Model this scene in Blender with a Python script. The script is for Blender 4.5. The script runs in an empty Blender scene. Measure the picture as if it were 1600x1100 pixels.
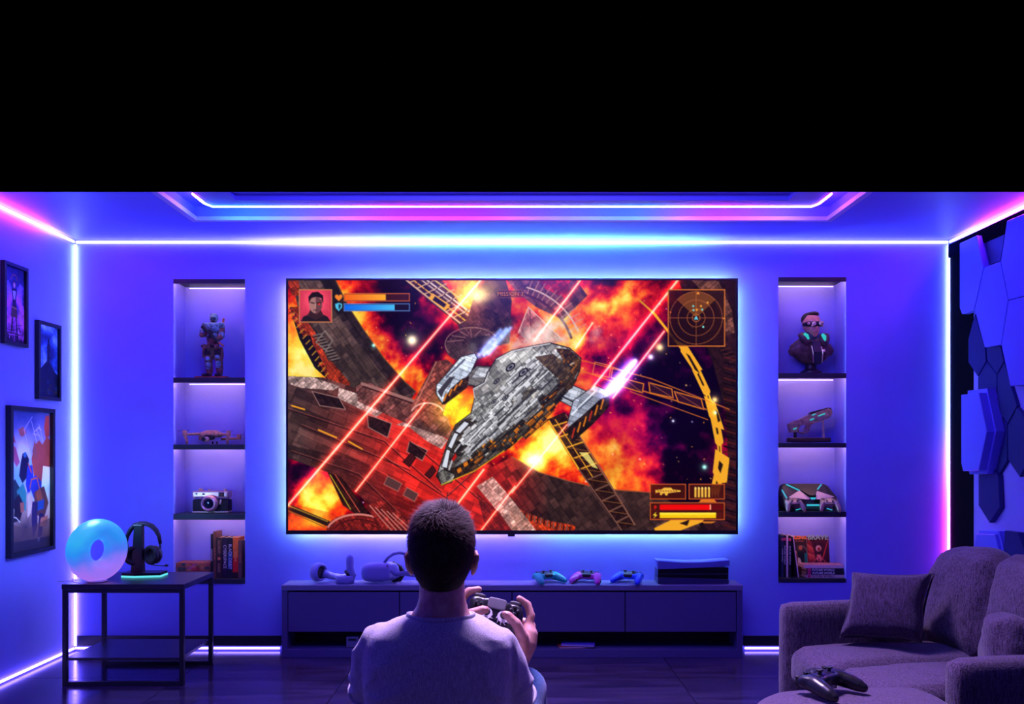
import bpy, bmesh, math, random
import numpy as np
from mathutils import Vector, Matrix, Euler

# ------------------------------------------------------------------ camera
SC = bpy.context.scene
COL = SC.collection
F = 1284.0          # focal length in pixels of the 1600 x 1100 frame
CZ = 1.27           # eye height
HY = 702.0          # horizon row
cd = bpy.data.cameras.new('camera')
cam = bpy.data.objects.new('camera', cd)
COL.objects.link(cam)
cam.location = (0, 0, CZ)
cam.rotation_euler = (math.pi / 2, 0, 0)
cd.sensor_width = 36.0
cd.lens = F / 1600 * 36.0
cd.shift_y = (HY - 550) / 1600
cd.clip_start = 0.05
SC.camera = cam
# ------------------------------------------------------------------ world, exposure
w = bpy.data.worlds.new('world'); SC.world = w
w.use_nodes = True
w.node_tree.nodes['Background'].inputs[0].default_value = (0.0, 0.0, 0.0, 1)
w.node_tree.nodes['Background'].inputs[1].default_value = 0.0
SC.view_settings.view_transform = 'Standard'
SC.view_settings.look = 'None'
SC.view_settings.exposure = 0.0
SC.view_settings.gamma = 1.0
SC.view_settings.use_curve_mapping = False

# unseen area lights, added out of view to fill the room
def area(name, loc, target, size, color, power, size_y=None, spread=180):
    l = bpy.data.lights.new(name, 'AREA'); l.energy = power; l.color = color
    l.size = size
    if size_y:
        l.shape = 'RECTANGLE'; l.size_y = size_y
    l.spread = math.radians(spread)
    o = bpy.data.objects.new(name, l); COL.objects.link(o)
    o.location = loc
    o.rotation_euler = (Vector(target) - Vector(loc)).to_track_quat('-Z', 'Y').to_euler()
    return o
area('fill_light', (0.0, 2.75, 3.05), (0.0, 5.2, 1.0), 1.6, (0.16, 0.12, 1.0), 58, 0.5)  # added blue fill for the back wall, no lamp of the room
area('fill_light', (0.15, 3.35, 3.45), (0.10, 2.45, 0.5), 0.9, (0.72, 0.48, 1.0), 80, 0.4, 90)  # added lavender light to brighten shoulders and sofa from above
area('fill_light', (0.0, -0.4, 2.7), (0.2, 3.4, 0.6), 1.2, (0.13, 0.09, 1.0), 8)  # weak blue fill added behind the camera

# LED colours (linear, cast light; the bright core clips to white)
BLUE = (0.05, 0.05, 1.0)
CYAN = (0.07, 0.42, 1.0)
PINK = (0.85, 0.06, 0.9)
LAV = (0.26, 0.17, 1.0)
WARM = (1.0, 0.62, 0.55)

# ------------------------------------------------------------------ helpers
def at(px, py, Y):
    """world point seen at pixel (px,py) of the photograph, Y metres in front of the camera"""
    return Vector(((px - 800) * Y / F, Y, CZ - (py - HY) * Y / F))

def lin(c):
    a = np.asarray(c, dtype=float)
    return np.where(a <= 0.04045, a / 12.92, ((a + 0.055) / 1.055) ** 2.4)

def hexc(h):
    h = h.lstrip('#')
    return tuple(float(v) for v in lin([int(h[i:i + 2], 16) / 255 for i in (0, 2, 4)]))

class MB:
    def __init__(s):
        s.v = []; s.f = []
    def add(s, verts, faces):
        b = len(s.v)
        s.v += [Vector(p) for p in verts]
        s.f += [[i + b for i in f] for f in faces]
        return s
    def box(s, c, size, rot=None, bevel=0.0, seg=2):
        bm = bmesh.new()
        bmesh.ops.create_cube(bm, size=1.0)
        for v in bm.verts:
            v.co = Vector((v.co.x * size[0], v.co.y * size[1], v.co.z * size[2]))
        if bevel > 0:
            bmesh.ops.bevel(bm, geom=list(bm.edges), offset=min(bevel, min(size) * 0.49), segments=seg, profile=0.6, affect='EDGES')
        M = Matrix.Translation(Vector(c)) @ (Euler(rot).to_matrix().to_4x4() if rot else Matrix())
        bm.verts.index_update()
        s.add([M @ v.co for v in bm.verts], [[v.index for v in f.verts] for f in bm.faces])
        bm.free(); return s
    def span(s, a, b, bevel=0.0):
        c = [(a[i] + b[i]) / 2 for i in range(3)]
        return s.box(c, [abs(b[i] - a[i]) for i in range(3)], None, bevel)
    def ring_loft(s, rings, cap0=True, cap1=True, closed=False):
        n = len(rings[0]); b = len(s.v)
        for r in rings:
            s.v += [Vector(p) for p in r]
        m = len(rings)
        for i in range(m - (0 if closed else 1)):
            i2 = (i + 1) % m
            for j in range(n):
                j2 = (j + 1) % n
                s.f.append([b + i * n + j, b + i * n + j2, b + i2 * n + j2, b + i2 * n + j])
        if not closed:
            if cap0: s.f.append([b + j for j in range(n)][::-1])
            if cap1: s.f.append([b + (m - 1) * n + j for j in range(n)])
        return s
    def tube(s, pts, r, n=10, closed=False, flat=1.0, up=(0, 0, 1)):
        pts = [Vector(p) for p in pts]
        rs = r if isinstance(r, (list, tuple)) else [r] * len(pts)
        rings = []
        m = len(pts)
        nrm = None
        for i, p in enumerate(pts):
            if closed:
                t = pts[(i + 1) % m] - pts[i - 1]
            else:
                t = pts[min(i + 1, m - 1)] - pts[max(i - 1, 0)]
            t.normalize()
            if nrm is None:
                u = Vector(up)
                if abs(t.dot(u)) > 0.95: u = Vector((1, 0, 0)) if abs(t.x) < 0.9 else Vector((0, 1, 0))
                nrm = (u - t * u.dot(t)).normalized()
            else:
                nrm = (nrm - t * nrm.dot(t))
                nrm = nrm.normalized() if nrm.length > 1e-6 else t.orthogonal().normalized()
            bn = t.cross(nrm)
            rings.append([p + (nrm * math.cos(a) * flat + bn * math.sin(a)) * rs[i]
                          for a in [2 * math.pi * k / n for k in range(n)]])
        return s.ring_loft(rings, closed=closed)
    def lathe(s, prof, c=(0, 0, 0), n=24, M=None):
        rings = []
        for r, z in prof:
            ring = [Vector((max(r, 1e-4) * math.cos(2 * math.pi * k / n), max(r, 1e-4) * math.sin(2 * math.pi * k / n), z)) for k in range(n)]
            if M: ring = [M @ p for p in ring]
            rings.append([p + Vector(c) for p in ring])
        return s.ring_loft(rings)
    def ball(s, c, r, n=16, m=10, M=None):
        rr = (r, r, r) if not isinstance(r, (tuple, list)) else r
        rings = []
        for i in range(m + 1):
            t = math.pi * i / m
            ra = max(math.sin(t), 1e-3); z = -math.cos(t)
            ring = [Vector((rr[0] * ra * math.cos(2 * math.pi * k / n), rr[1] * ra * math.sin(2 * math.pi * k / n), rr[2] * z)) for k in range(n)]
            if M: ring = [M @ p for p in ring]
            rings.append([p + Vector(c) for p in ring])
        return s.ring_loft(rings)
    def prism(s, poly, ext):
        """poly: 3-D points of one face, ext: extrusion vector"""
        n = len(poly); e = Vector(ext)
        a = [Vector(p) for p in poly]
        return s.ring_loft([a, [p + e for p in a]])
    def xf(s, M):
        s.v = [M @ p for p in s.v]; return s
    def build(s, name, mat, parent=None, smooth=False, world=False):
        me = bpy.data.meshes.new(name)
        vv = s.v
        if world and parent is not None:
            inv = parent.matrix_basis.inverted()
            vv = [inv @ p for p in vv]
        me.from_pydata([tuple(p) for p in vv], [], s.f)
        bm = bmesh.new(); bm.from_mesh(me)
        bmesh.ops.recalc_face_normals(bm, faces=bm.faces)
        bm.to_mesh(me); bm.free()
        if mat: me.materials.append(mat)
        o = bpy.data.objects.new(name, me)
        COL.objects.link(o)
        if smooth:
            me.polygons.foreach_set('use_smooth', [True] * len(me.polygons))
            if smooth != 'all':
                try: me.set_sharp_from_angle(angle=math.radians(38))
                except Exception: pass
        if parent is not None: o.parent = parent
        return o

def tag(o, label, cat, group=None):
    o['label'] = label; o['category'] = cat
    if group: o['group'] = group
    return o

def thing(name, label, cat, loc=(0, 0, 0), rot=(0, 0, 0), group=None):
    o = bpy.data.objects.new(name, None); COL.objects.link(o)
    o.empty_display_size = 0.05
    o.location = loc; o.rotation_euler = rot
    o.matrix_basis = Matrix.Translation(Vector(loc)) @ Euler(rot).to_matrix().to_4x4()
    return tag(o, label, cat, group)

def struct(o):
    o['kind'] = 'structure'; return o

def subdiv(o, lv=1):
    m = o.modifiers.new('subdivision', 'SUBSURF'); m.levels = lv; m.render_levels = lv
    for p in o.data.polygons: p.use_smooth = True
    return o

# ------------------------------------------------------------------ materials
def new_mat(name):
    m = bpy.data.materials.new(name); m.use_nodes = True
    nt = m.node_tree
    return m, nt, nt.nodes['Principled BSDF']

def setin(b, **k):
    for n, v in k.items():
        n = n.replace('_', ' ')
        if n in b.inputs: b.inputs[n].default_value = v

def mat(name, col, rough=0.5, metal=0.0, bump=0.0, bscale=60.0, var=0.0, vscale=8.0, spec=0.5, sss=0.0):
    """plain procedural material: colour with optional noise variation and noise relief"""
    m, nt, b = new_mat(name)
    c = (*col, 1)
    b.inputs['Base Color'].default_value = c
    setin(b, Roughness=rough, Metallic=metal)
    if 'Specular IOR Level' in b.inputs: b.inputs['Specular IOR Level'].default_value = spec
    if sss > 0:
        b.inputs['Subsurface Weight'].default_value = sss
        b.inputs['Subsurface Radius'].default_value = (0.02, 0.006, 0.004)
        b.inputs['Subsurface Scale'].default_value = 0.6
    if bump or var:
        tc = nt.nodes.new('ShaderNodeTexCoord')
    if var:
        n = nt.nodes.new('ShaderNodeTexNoise'); n.inputs['Scale'].default_value = vscale; n.inputs['Detail'].default_value = 6
        nt.links.new(tc.outputs['Object'], n.inputs['Vector'])
        r = nt.nodes.new('ShaderNodeValToRGB')
        r.color_ramp.elements[0].position = 0.3; r.color_ramp.elements[1].position = 0.7
        r.color_ramp.elements[0].color = (*[x * (1 - var) for x in col], 1)
        r.color_ramp.elements[1].color = (*[min(1, x * (1 + var)) for x in col], 1)
        nt.links.new(n.outputs['Fac'], r.inputs[0]); nt.links.new(r.outputs[0], b.inputs['Base Color'])
    if bump:
        n2 = nt.nodes.new('ShaderNodeTexNoise'); n2.inputs['Scale'].default_value = bscale; n2.inputs['Detail'].default_value = 4
        nt.links.new(tc.outputs['Object'], n2.inputs['Vector'])
        bp = nt.nodes.new('ShaderNodeBump'); bp.inputs['Strength'].default_value = bump; bp.inputs['Distance'].default_value = 0.01
        nt.links.new(n2.outputs['Fac'], bp.inputs['Height']); nt.links.new(bp.outputs[0], b.inputs['Normal'])
    return m

def emit(name, col, strength):
    m, nt, b = new_mat(name)
    b.inputs['Base Color'].default_value = (0.02, 0.02, 0.02, 1)
    b.inputs['Emission Color'].default_value = (*col, 1)
    b.inputs['Emission Strength'].default_value = strength
    return m

def vcol_mat(name, emission=0.0, rough=0.5, spec=0.3):
    """flat print: colour comes from the 'print' attribute of the mesh"""
    m, nt, b = new_mat(name)
    a = nt.nodes.new('ShaderNodeAttribute'); a.attribute_name = 'print'
    if emission:
        b.inputs['Base Color'].default_value = (0.004, 0.004, 0.004, 1)
        nt.links.new(a.outputs['Color'], b.inputs['Emission Color'])
        b.inputs['Emission Strength'].default_value = emission
    else:
        nt.links.new(a.outputs['Color'], b.inputs['Base Color'])
    setin(b, Roughness=rough)
    b.inputs['Specular IOR Level'].default_value = spec
    return m

def fabric(name, col, col2, scale=260.0, bump=0.5, rough=0.95, sheen=0.25):
    """woven cloth: crossed threads plus mottled colour"""
    m, nt, b = new_mat(name)
    tc = nt.nodes.new('ShaderNodeTexCoord')
    mp = nt.nodes.new('ShaderNodeMapping'); mp.inputs['Scale'].default_value = (1, 1, 1)
    nt.links.new(tc.outputs['Object'], mp.inputs['Vector'])
    n1 = nt.nodes.new('ShaderNodeTexNoise'); n1.inputs['Scale'].default_value = scale; n1.inputs['Detail'].default_value = 3
    mp2 = nt.nodes.new('ShaderNodeMapping'); mp2.inputs['Scale'].default_value = (1, 1, 0.16)
    nt.links.new(tc.outputs['Object'], mp2.inputs['Vector'])
    n2 = nt.nodes.new('ShaderNodeTexNoise'); n2.inputs['Scale'].default_value = scale * 0.8; n2.inputs['Detail'].default_value = 2
    nt.links.new(mp.outputs[0], n1.inputs['Vector']); nt.links.new(mp2.outputs[0], n2.inputs['Vector'])
    ad = nt.nodes.new('ShaderNodeMath'); ad.operation = 'ADD'
    nt.links.new(n1.outputs['Fac'], ad.inputs[0]); nt.links.new(n2.outputs['Fac'], ad.inputs[1])
    hf = nt.nodes.new('ShaderNodeMath'); hf.operation = 'MULTIPLY'; hf.inputs[1].default_value = 0.5
    nt.links.new(ad.outputs[0], hf.inputs[0])
    r = nt.nodes.new('ShaderNodeValToRGB')
    r.color_ramp.elements[0].position = 0.36; r.color_ramp.elements[1].position = 0.64
    r.color_ramp.elements[0].color = (*col2, 1); r.color_ramp.elements[1].color = (*col, 1)
    nt.links.new(hf.outputs[0], r.inputs[0]); nt.links.new(r.outputs[0], b.inputs['Base Color'])
    bp = nt.nodes.new('ShaderNodeBump'); bp.inputs['Strength'].default_value = bump; bp.inputs['Distance'].default_value = 0.006
    nt.links.new(hf.outputs[0], bp.inputs['Height']); nt.links.new(bp.outputs[0], b.inputs['Normal'])
    setin(b, Roughness=rough)
    b.inputs['Specular IOR Level'].default_value = 0.2
    b.inputs['Sheen Weight'].default_value = sheen
    return m

M_LED = vcol_mat('led_strip_glow', emission=1.0)
def led(name, pts, cols, r=0.008, label=None, parent=None, cat='led strip', group=None, n=6, step=0.08):
    """glowing strip along a polyline; cols = (position 0..1, rgb, strength)"""
    pts = [Vector(p) for p in pts]
    path = []; L = [0]
    for a, b in zip(pts, pts[1:]): L.append(L[-1] + (b - a).length)
    N = max(2, int(L[-1] / step))
    for i in range(N + 1):
        d = L[-1] * i / N
        k = max(j for j in range(len(L) - 1) if L[j] <= d + 1e-9)
        t = (d - L[k]) / max(L[k + 1] - L[k], 1e-9)
        path.append(pts[k].lerp(pts[k + 1], t))
    mb = MB().tube(path, r, n)
    loc = path[len(path) // 2].copy() if parent is None else Vector((0, 0, 0))
    if parent is not None: loc = parent.matrix_basis.translation
    mb.v = [p - loc for p in mb.v]
    o = mb.build(name, M_LED, None)
    if parent is None: o.location = loc
    else: o.parent = parent
    at_ = o.data.color_attributes.new('print', 'FLOAT_COLOR', 'POINT')
    xs = [c[0] for c in cols]
    buf = np.ones((len(o.data.vertices), 4))
    for i in range(N + 1):
        for ch in range(3):
            buf[i * n:(i + 1) * n, ch] = np.interp(i / N, xs, [max(c[1][ch] * c[2], 1.25) for c in cols])
    at_.data.foreach_set('color', buf.ravel())
    if label: tag(o, label, cat, group)
    return o
# ================================================================== ROOM
YW = 5.2; XL = -2.77; XR = 2.77; ZC = 2.59
YF = -0.6                                        # walls run on behind the camera

def wall_mat(name, col, rough=0.55):
    return mat(name, col, rough, bump=0.10, bscale=220, var=0.05, vscale=2.5)
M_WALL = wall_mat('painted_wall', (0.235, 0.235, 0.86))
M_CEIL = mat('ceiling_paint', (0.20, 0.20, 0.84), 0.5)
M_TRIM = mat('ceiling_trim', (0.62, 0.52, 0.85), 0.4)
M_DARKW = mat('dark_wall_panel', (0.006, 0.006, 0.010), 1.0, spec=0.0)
M_BASE = mat('dark_baseboard', (0.012, 0.010, 0.022), 0.35)
M_SHELF = mat('dark_shelf_board', (0.018, 0.018, 0.030), 0.45, bump=0.05, bscale=90)

# floor: dark glossy slabs with open joints on a base
m, nt, b = new_mat('dark_polished_floor')
tc = nt.nodes.new('ShaderNodeTexCoord'); mp = nt.nodes.new('ShaderNodeMapping')
mp.inputs['Scale'].default_value = (0.5, 5.0, 1)
oi = nt.nodes.new('ShaderNodeObjectInfo')
nt.links.new(tc.outputs['Object'], mp.inputs['Vector']); nt.links.new(oi.outputs['Location'], mp.inputs['Location'])
n1 = nt.nodes.new('ShaderNodeTexNoise'); n1.inputs['Scale'].default_value = 3.0; n1.inputs['Detail'].default_value = 8; n1.inputs['Distortion'].default_value = 0.6
nt.links.new(mp.outputs[0], n1.inputs['Vector'])
r = nt.nodes.new('ShaderNodeValToRGB')
r.color_ramp.elements[0].position = 0.3; r.color_ramp.elements[0].color = (0.018, 0.013, 0.038, 1)
r.color_ramp.elements[1].position = 0.75; r.color_ramp.elements[1].color = (0.070, 0.048, 0.115, 1)
nt.links.new(n1.outputs['Fac'], r.inputs[0]); nt.links.new(r.outputs[0], b.inputs['Base Color'])
rr = nt.nodes.new('ShaderNodeMapRange'); rr.inputs['To Min'].default_value = 0.10; rr.inputs['To Max'].default_value = 0.24
nt.links.new(n1.outputs['Fac'], rr.inputs['Value']); nt.links.new(rr.outputs[0], b.inputs['Roughness'])
b.inputs['Specular IOR Level'].default_value = 0.6
M_FLOOR = m
fl = MB().span((XL, YF, -0.12), (XR, YW, -0.010)).build('floor', mat('floor_grout', (0.008, 0.007, 0.014), 0.6))
struct(fl)
TX, TY = 0.923, 0.60
ntx = 6
tile_me = None
for j in range(10):
    y1 = YW - 0.04 - j * TY; y0 = y1 - TY
    for i in range(ntx):
        x0 = XL + i * TX
        if tile_me is None:
            o = MB().box((0, 0, 0), (TX - 0.004, TY - 0.004, 0.010)).build('floor_tile', M_FLOOR)
            tile_me = o.data
        else:
            o = bpy.data.objects.new('floor_tile', tile_me); COL.objects.link(o)
        o.location = (x0 + TX / 2, (y0 + y1) / 2, -0.005)
        o.parent = fl

# back wall with two niches --------------------------------------------------
def wx(px): return (px - 800) * YW / F
def wz(py): return CZ - (py - HY) * YW / F
ND = 0.19                                         # niche depth
NICHES = [(wx(271), wx(383), wz(912), wz(436)), (wx(1216), wx(1322), wz(910), wz(433))]
wb = MB()
(xa, xb, za, zb), (xc, xd, zc_, zd) = NICHES
Y2 = YW + 0.22
wb.span((XL - 0.1, YW, -0.1), (xa, Y2, ZC + 0.15))
wb.span((xb, YW, -0.1), (xc, Y2, ZC + 0.15))
wb.span((xd, YW, -0.1), (XR + 0.1, Y2, ZC + 0.15))
for (x0, x1, z0, z1) in NICHES:
    wb.span((x0, YW, -0.1), (x1, Y2, z0)); wb.span((x0, YW, z1), (x1, Y2, ZC + 0.15))
    wb.span((x0, YW + ND, z0), (x1, Y2 + 0.03, z1))
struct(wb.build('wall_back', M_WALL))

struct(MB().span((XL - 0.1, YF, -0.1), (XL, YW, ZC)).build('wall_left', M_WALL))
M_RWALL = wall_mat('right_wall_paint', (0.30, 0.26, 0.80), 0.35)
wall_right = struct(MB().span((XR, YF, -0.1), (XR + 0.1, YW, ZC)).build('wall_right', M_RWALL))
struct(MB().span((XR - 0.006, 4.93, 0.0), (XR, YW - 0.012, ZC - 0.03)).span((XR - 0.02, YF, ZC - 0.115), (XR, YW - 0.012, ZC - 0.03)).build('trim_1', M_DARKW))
# baseboard on the back wall, left and right of the console
for nm, x0, x1 in (('baseboard_left', XL + 0.015, wx(440)), ('baseboard_right', wx(1161), XR - 0.02)):
    struct(MB().span((x0, YW - 0.012, 0.028), (x1, YW, wz(993)), 0.002).build(nm, M_BASE))

# ceiling with a stepped tray -------------------------------------------------
def yend(z): return (z - CZ) * F / (HY - 300)     # the part of the ceiling the picture shows
def slab(mb, x0, x1, y1, z0, z1):
    """board that ends in a sloping cut at the front"""
    a, b_ = yend(z0), yend(z1)
    q = [(x0, a, z0), (x0, y1, z0), (x0, y1, z1), (x0, b_, z1)]
    return mb.prism(q, (x1 - x0, 0, 0))
TYB, TXH = 4.72, 1.825                           # tray opening: back edge, half width
c = MB()
c.span((XL - 0.1, TYB, ZC), (XR + 0.1, YW + 0.1, ZC + 0.03))
slab(c, XL - 0.1, -TXH, TYB, ZC, ZC + 0.03)
slab(c, TXH, XR + 0.1, TYB, ZC, ZC + 0.03)
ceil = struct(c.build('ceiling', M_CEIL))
# raised gap surface and its upright rim
ZG = 2.665
g = MB()
slab(g, -TXH - 0.02, TXH + 0.02, TYB + 0.02, ZG, ZG + 0.03)
g.span((-TXH - 0.02, TYB, ZC + 0.03), (TXH + 0.02, TYB + 0.02, ZG))
for s in (-1, 1):
    slab(g, min(s * TXH, s * (TXH + 0.02)), max(s * TXH, s * (TXH + 0.02)), TYB + 0.02, ZC + 0.03, ZG)
g.build('tray_recess', M_CEIL, ceil)
# lip moulding round the opening
l = MB()
l.span((-TXH - 0.012, TYB - 0.022, ZC - 0.012), (TXH + 0.012, TYB + 0.012, ZC + 0.012), 0.003)
for s in (-1, 1):
    x0, x1 = sorted((s * (TXH - 0.022), s * (TXH + 0.012)))
    slab(l, x0, x1, TYB - 0.02, ZC - 0.012, ZC + 0.012)
l.build('lip_moulding', M_TRIM, ceil)
# hanging inner panel with its own shallow recess
ZP = 2.62; PY, PX = 4.56, 1.68; RY, RX = 4.456, 1.50; ZR = 2.655
p = MB()
p.span((-PX, RY, ZP), (PX, PY, ZP + 0.02)); slab(p, -PX, -RX, RY, ZP, ZP + 0.02); slab(p, RX, PX, RY, ZP, ZP + 0.02)
p.build('inner_panel', M_CEIL, ceil)
p = MB(); slab(p, -RX - 0.01, RX + 0.01, RY + 0.01, ZR - 0.002, ZR + 0.004)
p.span((-RX, RY, ZP + 0.02), (RX, RY + 0.008, ZR))
p.build('inner_recess', M_CEIL, ceil)

# LED strips ---------------------------------------------------------------
S = 44.0
VERT = (.17, .25, 1)
def sc(col, k): return col, k
led('led_strip', [(XL + 0.02, YW - 0.014, ZC - 0.014), (XR - 0.02, YW - 0.014, ZC - 0.014)],
    [(0, BLUE, S * .9), (.18, BLUE, S * 1.2), (.30, (.34, .30, 1), S * 1.1), (.42, (.14, .40, 1), S * 1.4), (.60, (.10, .42, 1), S * 1.5), (.75, BLUE, S * 1.3), (1, BLUE, S * .9)], 0.0085,
    'long white-hot blue light strip along the top edge of the back wall')
led('led_strip', [(XL + 0.014, YW - 0.014, 0.03), (XL + 0.014, YW - 0.014, ZC - 0.03)],
    [(0, LAV, S * .45), (.25, LAV, S * .5), (.40, VERT, S * .9), (.7, VERT, S * .7), (1, VERT, S * .7)], 0.0085,
    'upright light strip in the left corner behind the ring lamp')
led('led_strip', [(XR - 0.014, YW - 0.014, 0.03), (XR - 0.014, YW - 0.014, ZC - 0.03)],
    [(0, PINK, S * .8), (.34, PINK, S * .9), (.45, (.6, .2, 1), S * .7), (.56, VERT, S * .7), (1, VERT, S * .7)], 0.0085,
    'upright light strip in the right corner by the hexagon panels')
led('led_strip', [(XL + 0.014, YW - 0.03, ZC - 0.014), (XL + 0.014, 4.75, ZC - 0.014), (XL + 0.014, 0.2, ZC - 0.014)],
    [(0, BLUE, S * .6), (.05, LAV, S * .8), (.09, PINK, S * 1.5), (.2, PINK, S * 1.5), (.35, BLUE, S), (1, BLUE, S)], 0.0085,
    'magenta light strip along the top of the left wall')
led('led_strip', [(XR - 0.014, YW - 0.03, ZC - 0.014), (XR - 0.014, 4.75, ZC - 0.014), (XR - 0.014, 0.2, ZC - 0.014)],
    [(0, BLUE, S * .6), (.05, LAV, S * .8), (.09, PINK, S * 1.5), (.22, PINK, S * 1.5), (.4, LAV, S * .6), (1, LAV, S * .4)], 0.0085,
    'magenta light strip along the top of the right wall')
led('led_strip', [(XL + 0.012, YW - 0.012, 0.014), (wx(438), YW - 0.012, 0.014)], [(0, LAV, 9), (1, LAV, 9)], 0.006,
    'thin pink-white floor light strip between the corner and the console')
led('led_strip', [(wx(1163), YW - 0.012, 0.014), (XR - 0.02, YW - 0.012, 0.014)], [(0, LAV, 9), (1, LAV, 9)], 0.006,
    'thin pink-white floor light strip between the console and the sofa')
led('led_strip', [(XL + 0.012, YW - 0.03, 0.016), (XL + 0.012, 1.5, 0.016)], [(0, LAV, 10), (1, LAV, 10)], 0.008,
    'floor light strip along the foot of the left wall')
# tray strip along the hanging panel
ts = 60.0
zt = ZP + 0.002
led('led_strip', [(-PX - 0.008, yend(zt + 0.008) + 0.005, zt), (-PX - 0.008, PY + 0.008, zt), (PX + 0.008, PY + 0.008, zt), (PX + 0.008, yend(zt + 0.008) + 0.005, zt)],
    [(0, PINK, ts * .8), (.05, CYAN, ts * .7), (.12, CYAN, ts * .6), (.2, LAV, ts * .8), (.32, PINK, ts * .7), (.45, PINK, ts * .6), (.55, LAV, ts * .7), (.70, CYAN, ts * .6), (.80, PINK, ts * .8), (.93, LAV, ts), (1, PINK, ts)], 0.008,
    'colour-changing light strip round the hanging ceiling panel')
# ================================================================== PAINTING OF FLAT PRINT (screens, posters, covers)
class Canvas:
    """small software painter; coordinates are given in the units of (x0,y0)-(x1,y1), colours sRGB 0..1"""
    def __init__(s, x0, y0, x1, y1, W, H, seed=1):
        s.x0, s.y0, s.x1, s.y1, s.W, s.H = x0, y0, x1, y1, W, H
        s.sx = (x1 - x0) / W; s.sy = (y1 - y0) / H
        s.X, s.Y = np.meshgrid(x0 + (np.arange(W) + .5) * s.sx, y0 + (np.arange(H) + .5) * s.sy)
        s.img = np.zeros((H, W, 3)); s.rng = np.random.RandomState(seed)
    def noise(s, scale, octaves=5, seed=0, stretch=(1, 1), ang=0.0, gain=0.55):
        rng = np.random.RandomState(seed)
        out = np.zeros_like(s.X); amp = 1.0; tot = 0
        ca, sa = math.cos(ang), math.sin(ang)
        U = (s.X * ca + s.Y * sa) / stretch[0]; V = (-s.X * sa + s.Y * ca) / stretch[1]
        for o in range(octaves):
            g = rng.rand(64, 64)
            u = U / scale * 2 ** o + 17.3 * o; v = V / scale * 2 ** o + 9.1 * o
            iu = np.floor(u).astype(int); iv = np.floor(v).astype(int)
            fu = u - iu; fv = v - iv
            fu = fu * fu * (3 - 2 * fu); fv = fv * fv * (3 - 2 * fv)
            a = g[iv % 64, iu % 64]; b = g[iv % 64, (iu + 1) % 64]
            c = g[(iv + 1) % 64, iu % 64]; d = g[(iv + 1) % 64, (iu + 1) % 64]
            out += amp * ((a * (1 - fu) + b * fu) * (1 - fv) + (c * (1 - fu) + d * fu) * fv)
            tot += amp; amp *= gain
        return out / tot
    def plates(s, ang, cu, cv, seed, amp=.6):
        """random plating: brightness per plate and dark joints"""
        rng = np.random.RandomState(seed)
        ca, sa = math.cos(ang), math.sin(ang)
        U = s.X * ca + s.Y * sa; V = -s.X * sa + s.Y * ca
        out = np.ones_like(s.X)
        for k, (m, amt) in enumerate(((2.3, .35), (1.0, .45), (0.45, .25))):
            a = U / (cu * m); off = rng.rand(256)
            row = np.floor(V / (cv * m)).astype(int)
            a = a + off[row % 256] * 3
            h = rng.rand(128, 128)[row % 128, np.floor(a).astype(int) % 128]
            out *= 1 + amp * amt * (h * 2 - 1)
            if k < 2:
                fa = (a - np.floor(a)) * cu * m; fb = (V / (cv * m) - row) * cv * m
                e = np.minimum(np.minimum(fa, cu * m - fa), np.minimum(fb, cv * m - fb))
                out *= np.clip(.55 + e / 1.3, .55, 1)
        return out
    def mask(s, pts, ss=2):
        pts = np.asarray(pts, float)
        i0 = max(int((pts[:, 0].min() - s.x0) / s.sx) - 1, 0); i1 = min(int((pts[:, 0].max() - s.x0) / s.sx) + 2, s.W)
        j0 = max(int((pts[:, 1].min() - s.y0) / s.sy) - 1, 0); j1 = min(int((pts[:, 1].max() - s.y0) / s.sy) + 2, s.H)
        if i1 <= i0 or j1 <= j0: return None, None
        X = s.X[j0:j1, i0:i1]; Y = s.Y[j0:j1, i0:i1]
        cov = np.zeros(X.shape)
        for a in range(ss):
            for b in range(ss):
                x = X + ((a + .5) / ss - .5) * s.sx; y = Y + ((b + .5) / ss - .5) * s.sy
                ins = np.zeros(X.shape, bool)
                n = len(pts)
                for k in range(n):
                    xa, ya = pts[k]; xb, yb = pts[k - 1]
                    if ya == yb: continue
                    c = ((ya > y) != (yb > y)) & (x < (xb - xa) * (y - ya) / (yb - ya) + xa)
                    ins ^= c
                cov += ins
        return cov / ss / ss, (slice(j0, j1), slice(i0, i1))
    def poly(s, pts, col, alpha=1.0, tex=None, add=False, edge=None, ew=1.2):
        m, sl = s.mask(pts)
        if m is None: return
        m = (m * alpha)[..., None]
        c = np.asarray(col, float)
        if c.ndim == 1: c = c[None, None, :]
        else: c = c[sl]
        if tex is not None: c = c * tex[sl][..., None]
        if add: s.img[sl] += m * c
        else: s.img[sl] = s.img[sl] * (1 - m) + m * np.clip(c, 0, 1.2)
        if edge is not None:
            for a, b in zip(pts, list(pts[1:]) + [pts[0]]): s.line(a, b, ew, edge)
    def seg(s, a, b, pad):
        i0 = max(int((min(a[0], b[0]) - pad - s.x0) / s.sx), 0); i1 = min(int((max(a[0], b[0]) + pad - s.x0) / s.sx) + 2, s.W)
        j0 = max(int((min(a[1], b[1]) - pad - s.y0) / s.sy), 0); j1 = min(int((max(a[1], b[1]) + pad - s.y0) / s.sy) + 2, s.H)
        if i1 <= i0 or j1 <= j0: return None, None, None
        sl = (slice(j0, j1), slice(i0, i1))
        X = s.X[sl] - a[0]; Y = s.Y[sl] - a[1]
        dx, dy = b[0] - a[0], b[1] - a[1]
        t = np.clip((X * dx + Y * dy) / max(dx * dx + dy * dy, 1e-9), 0, 1)
        return np.hypot(X - t * dx, Y - t * dy), sl, t
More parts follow.
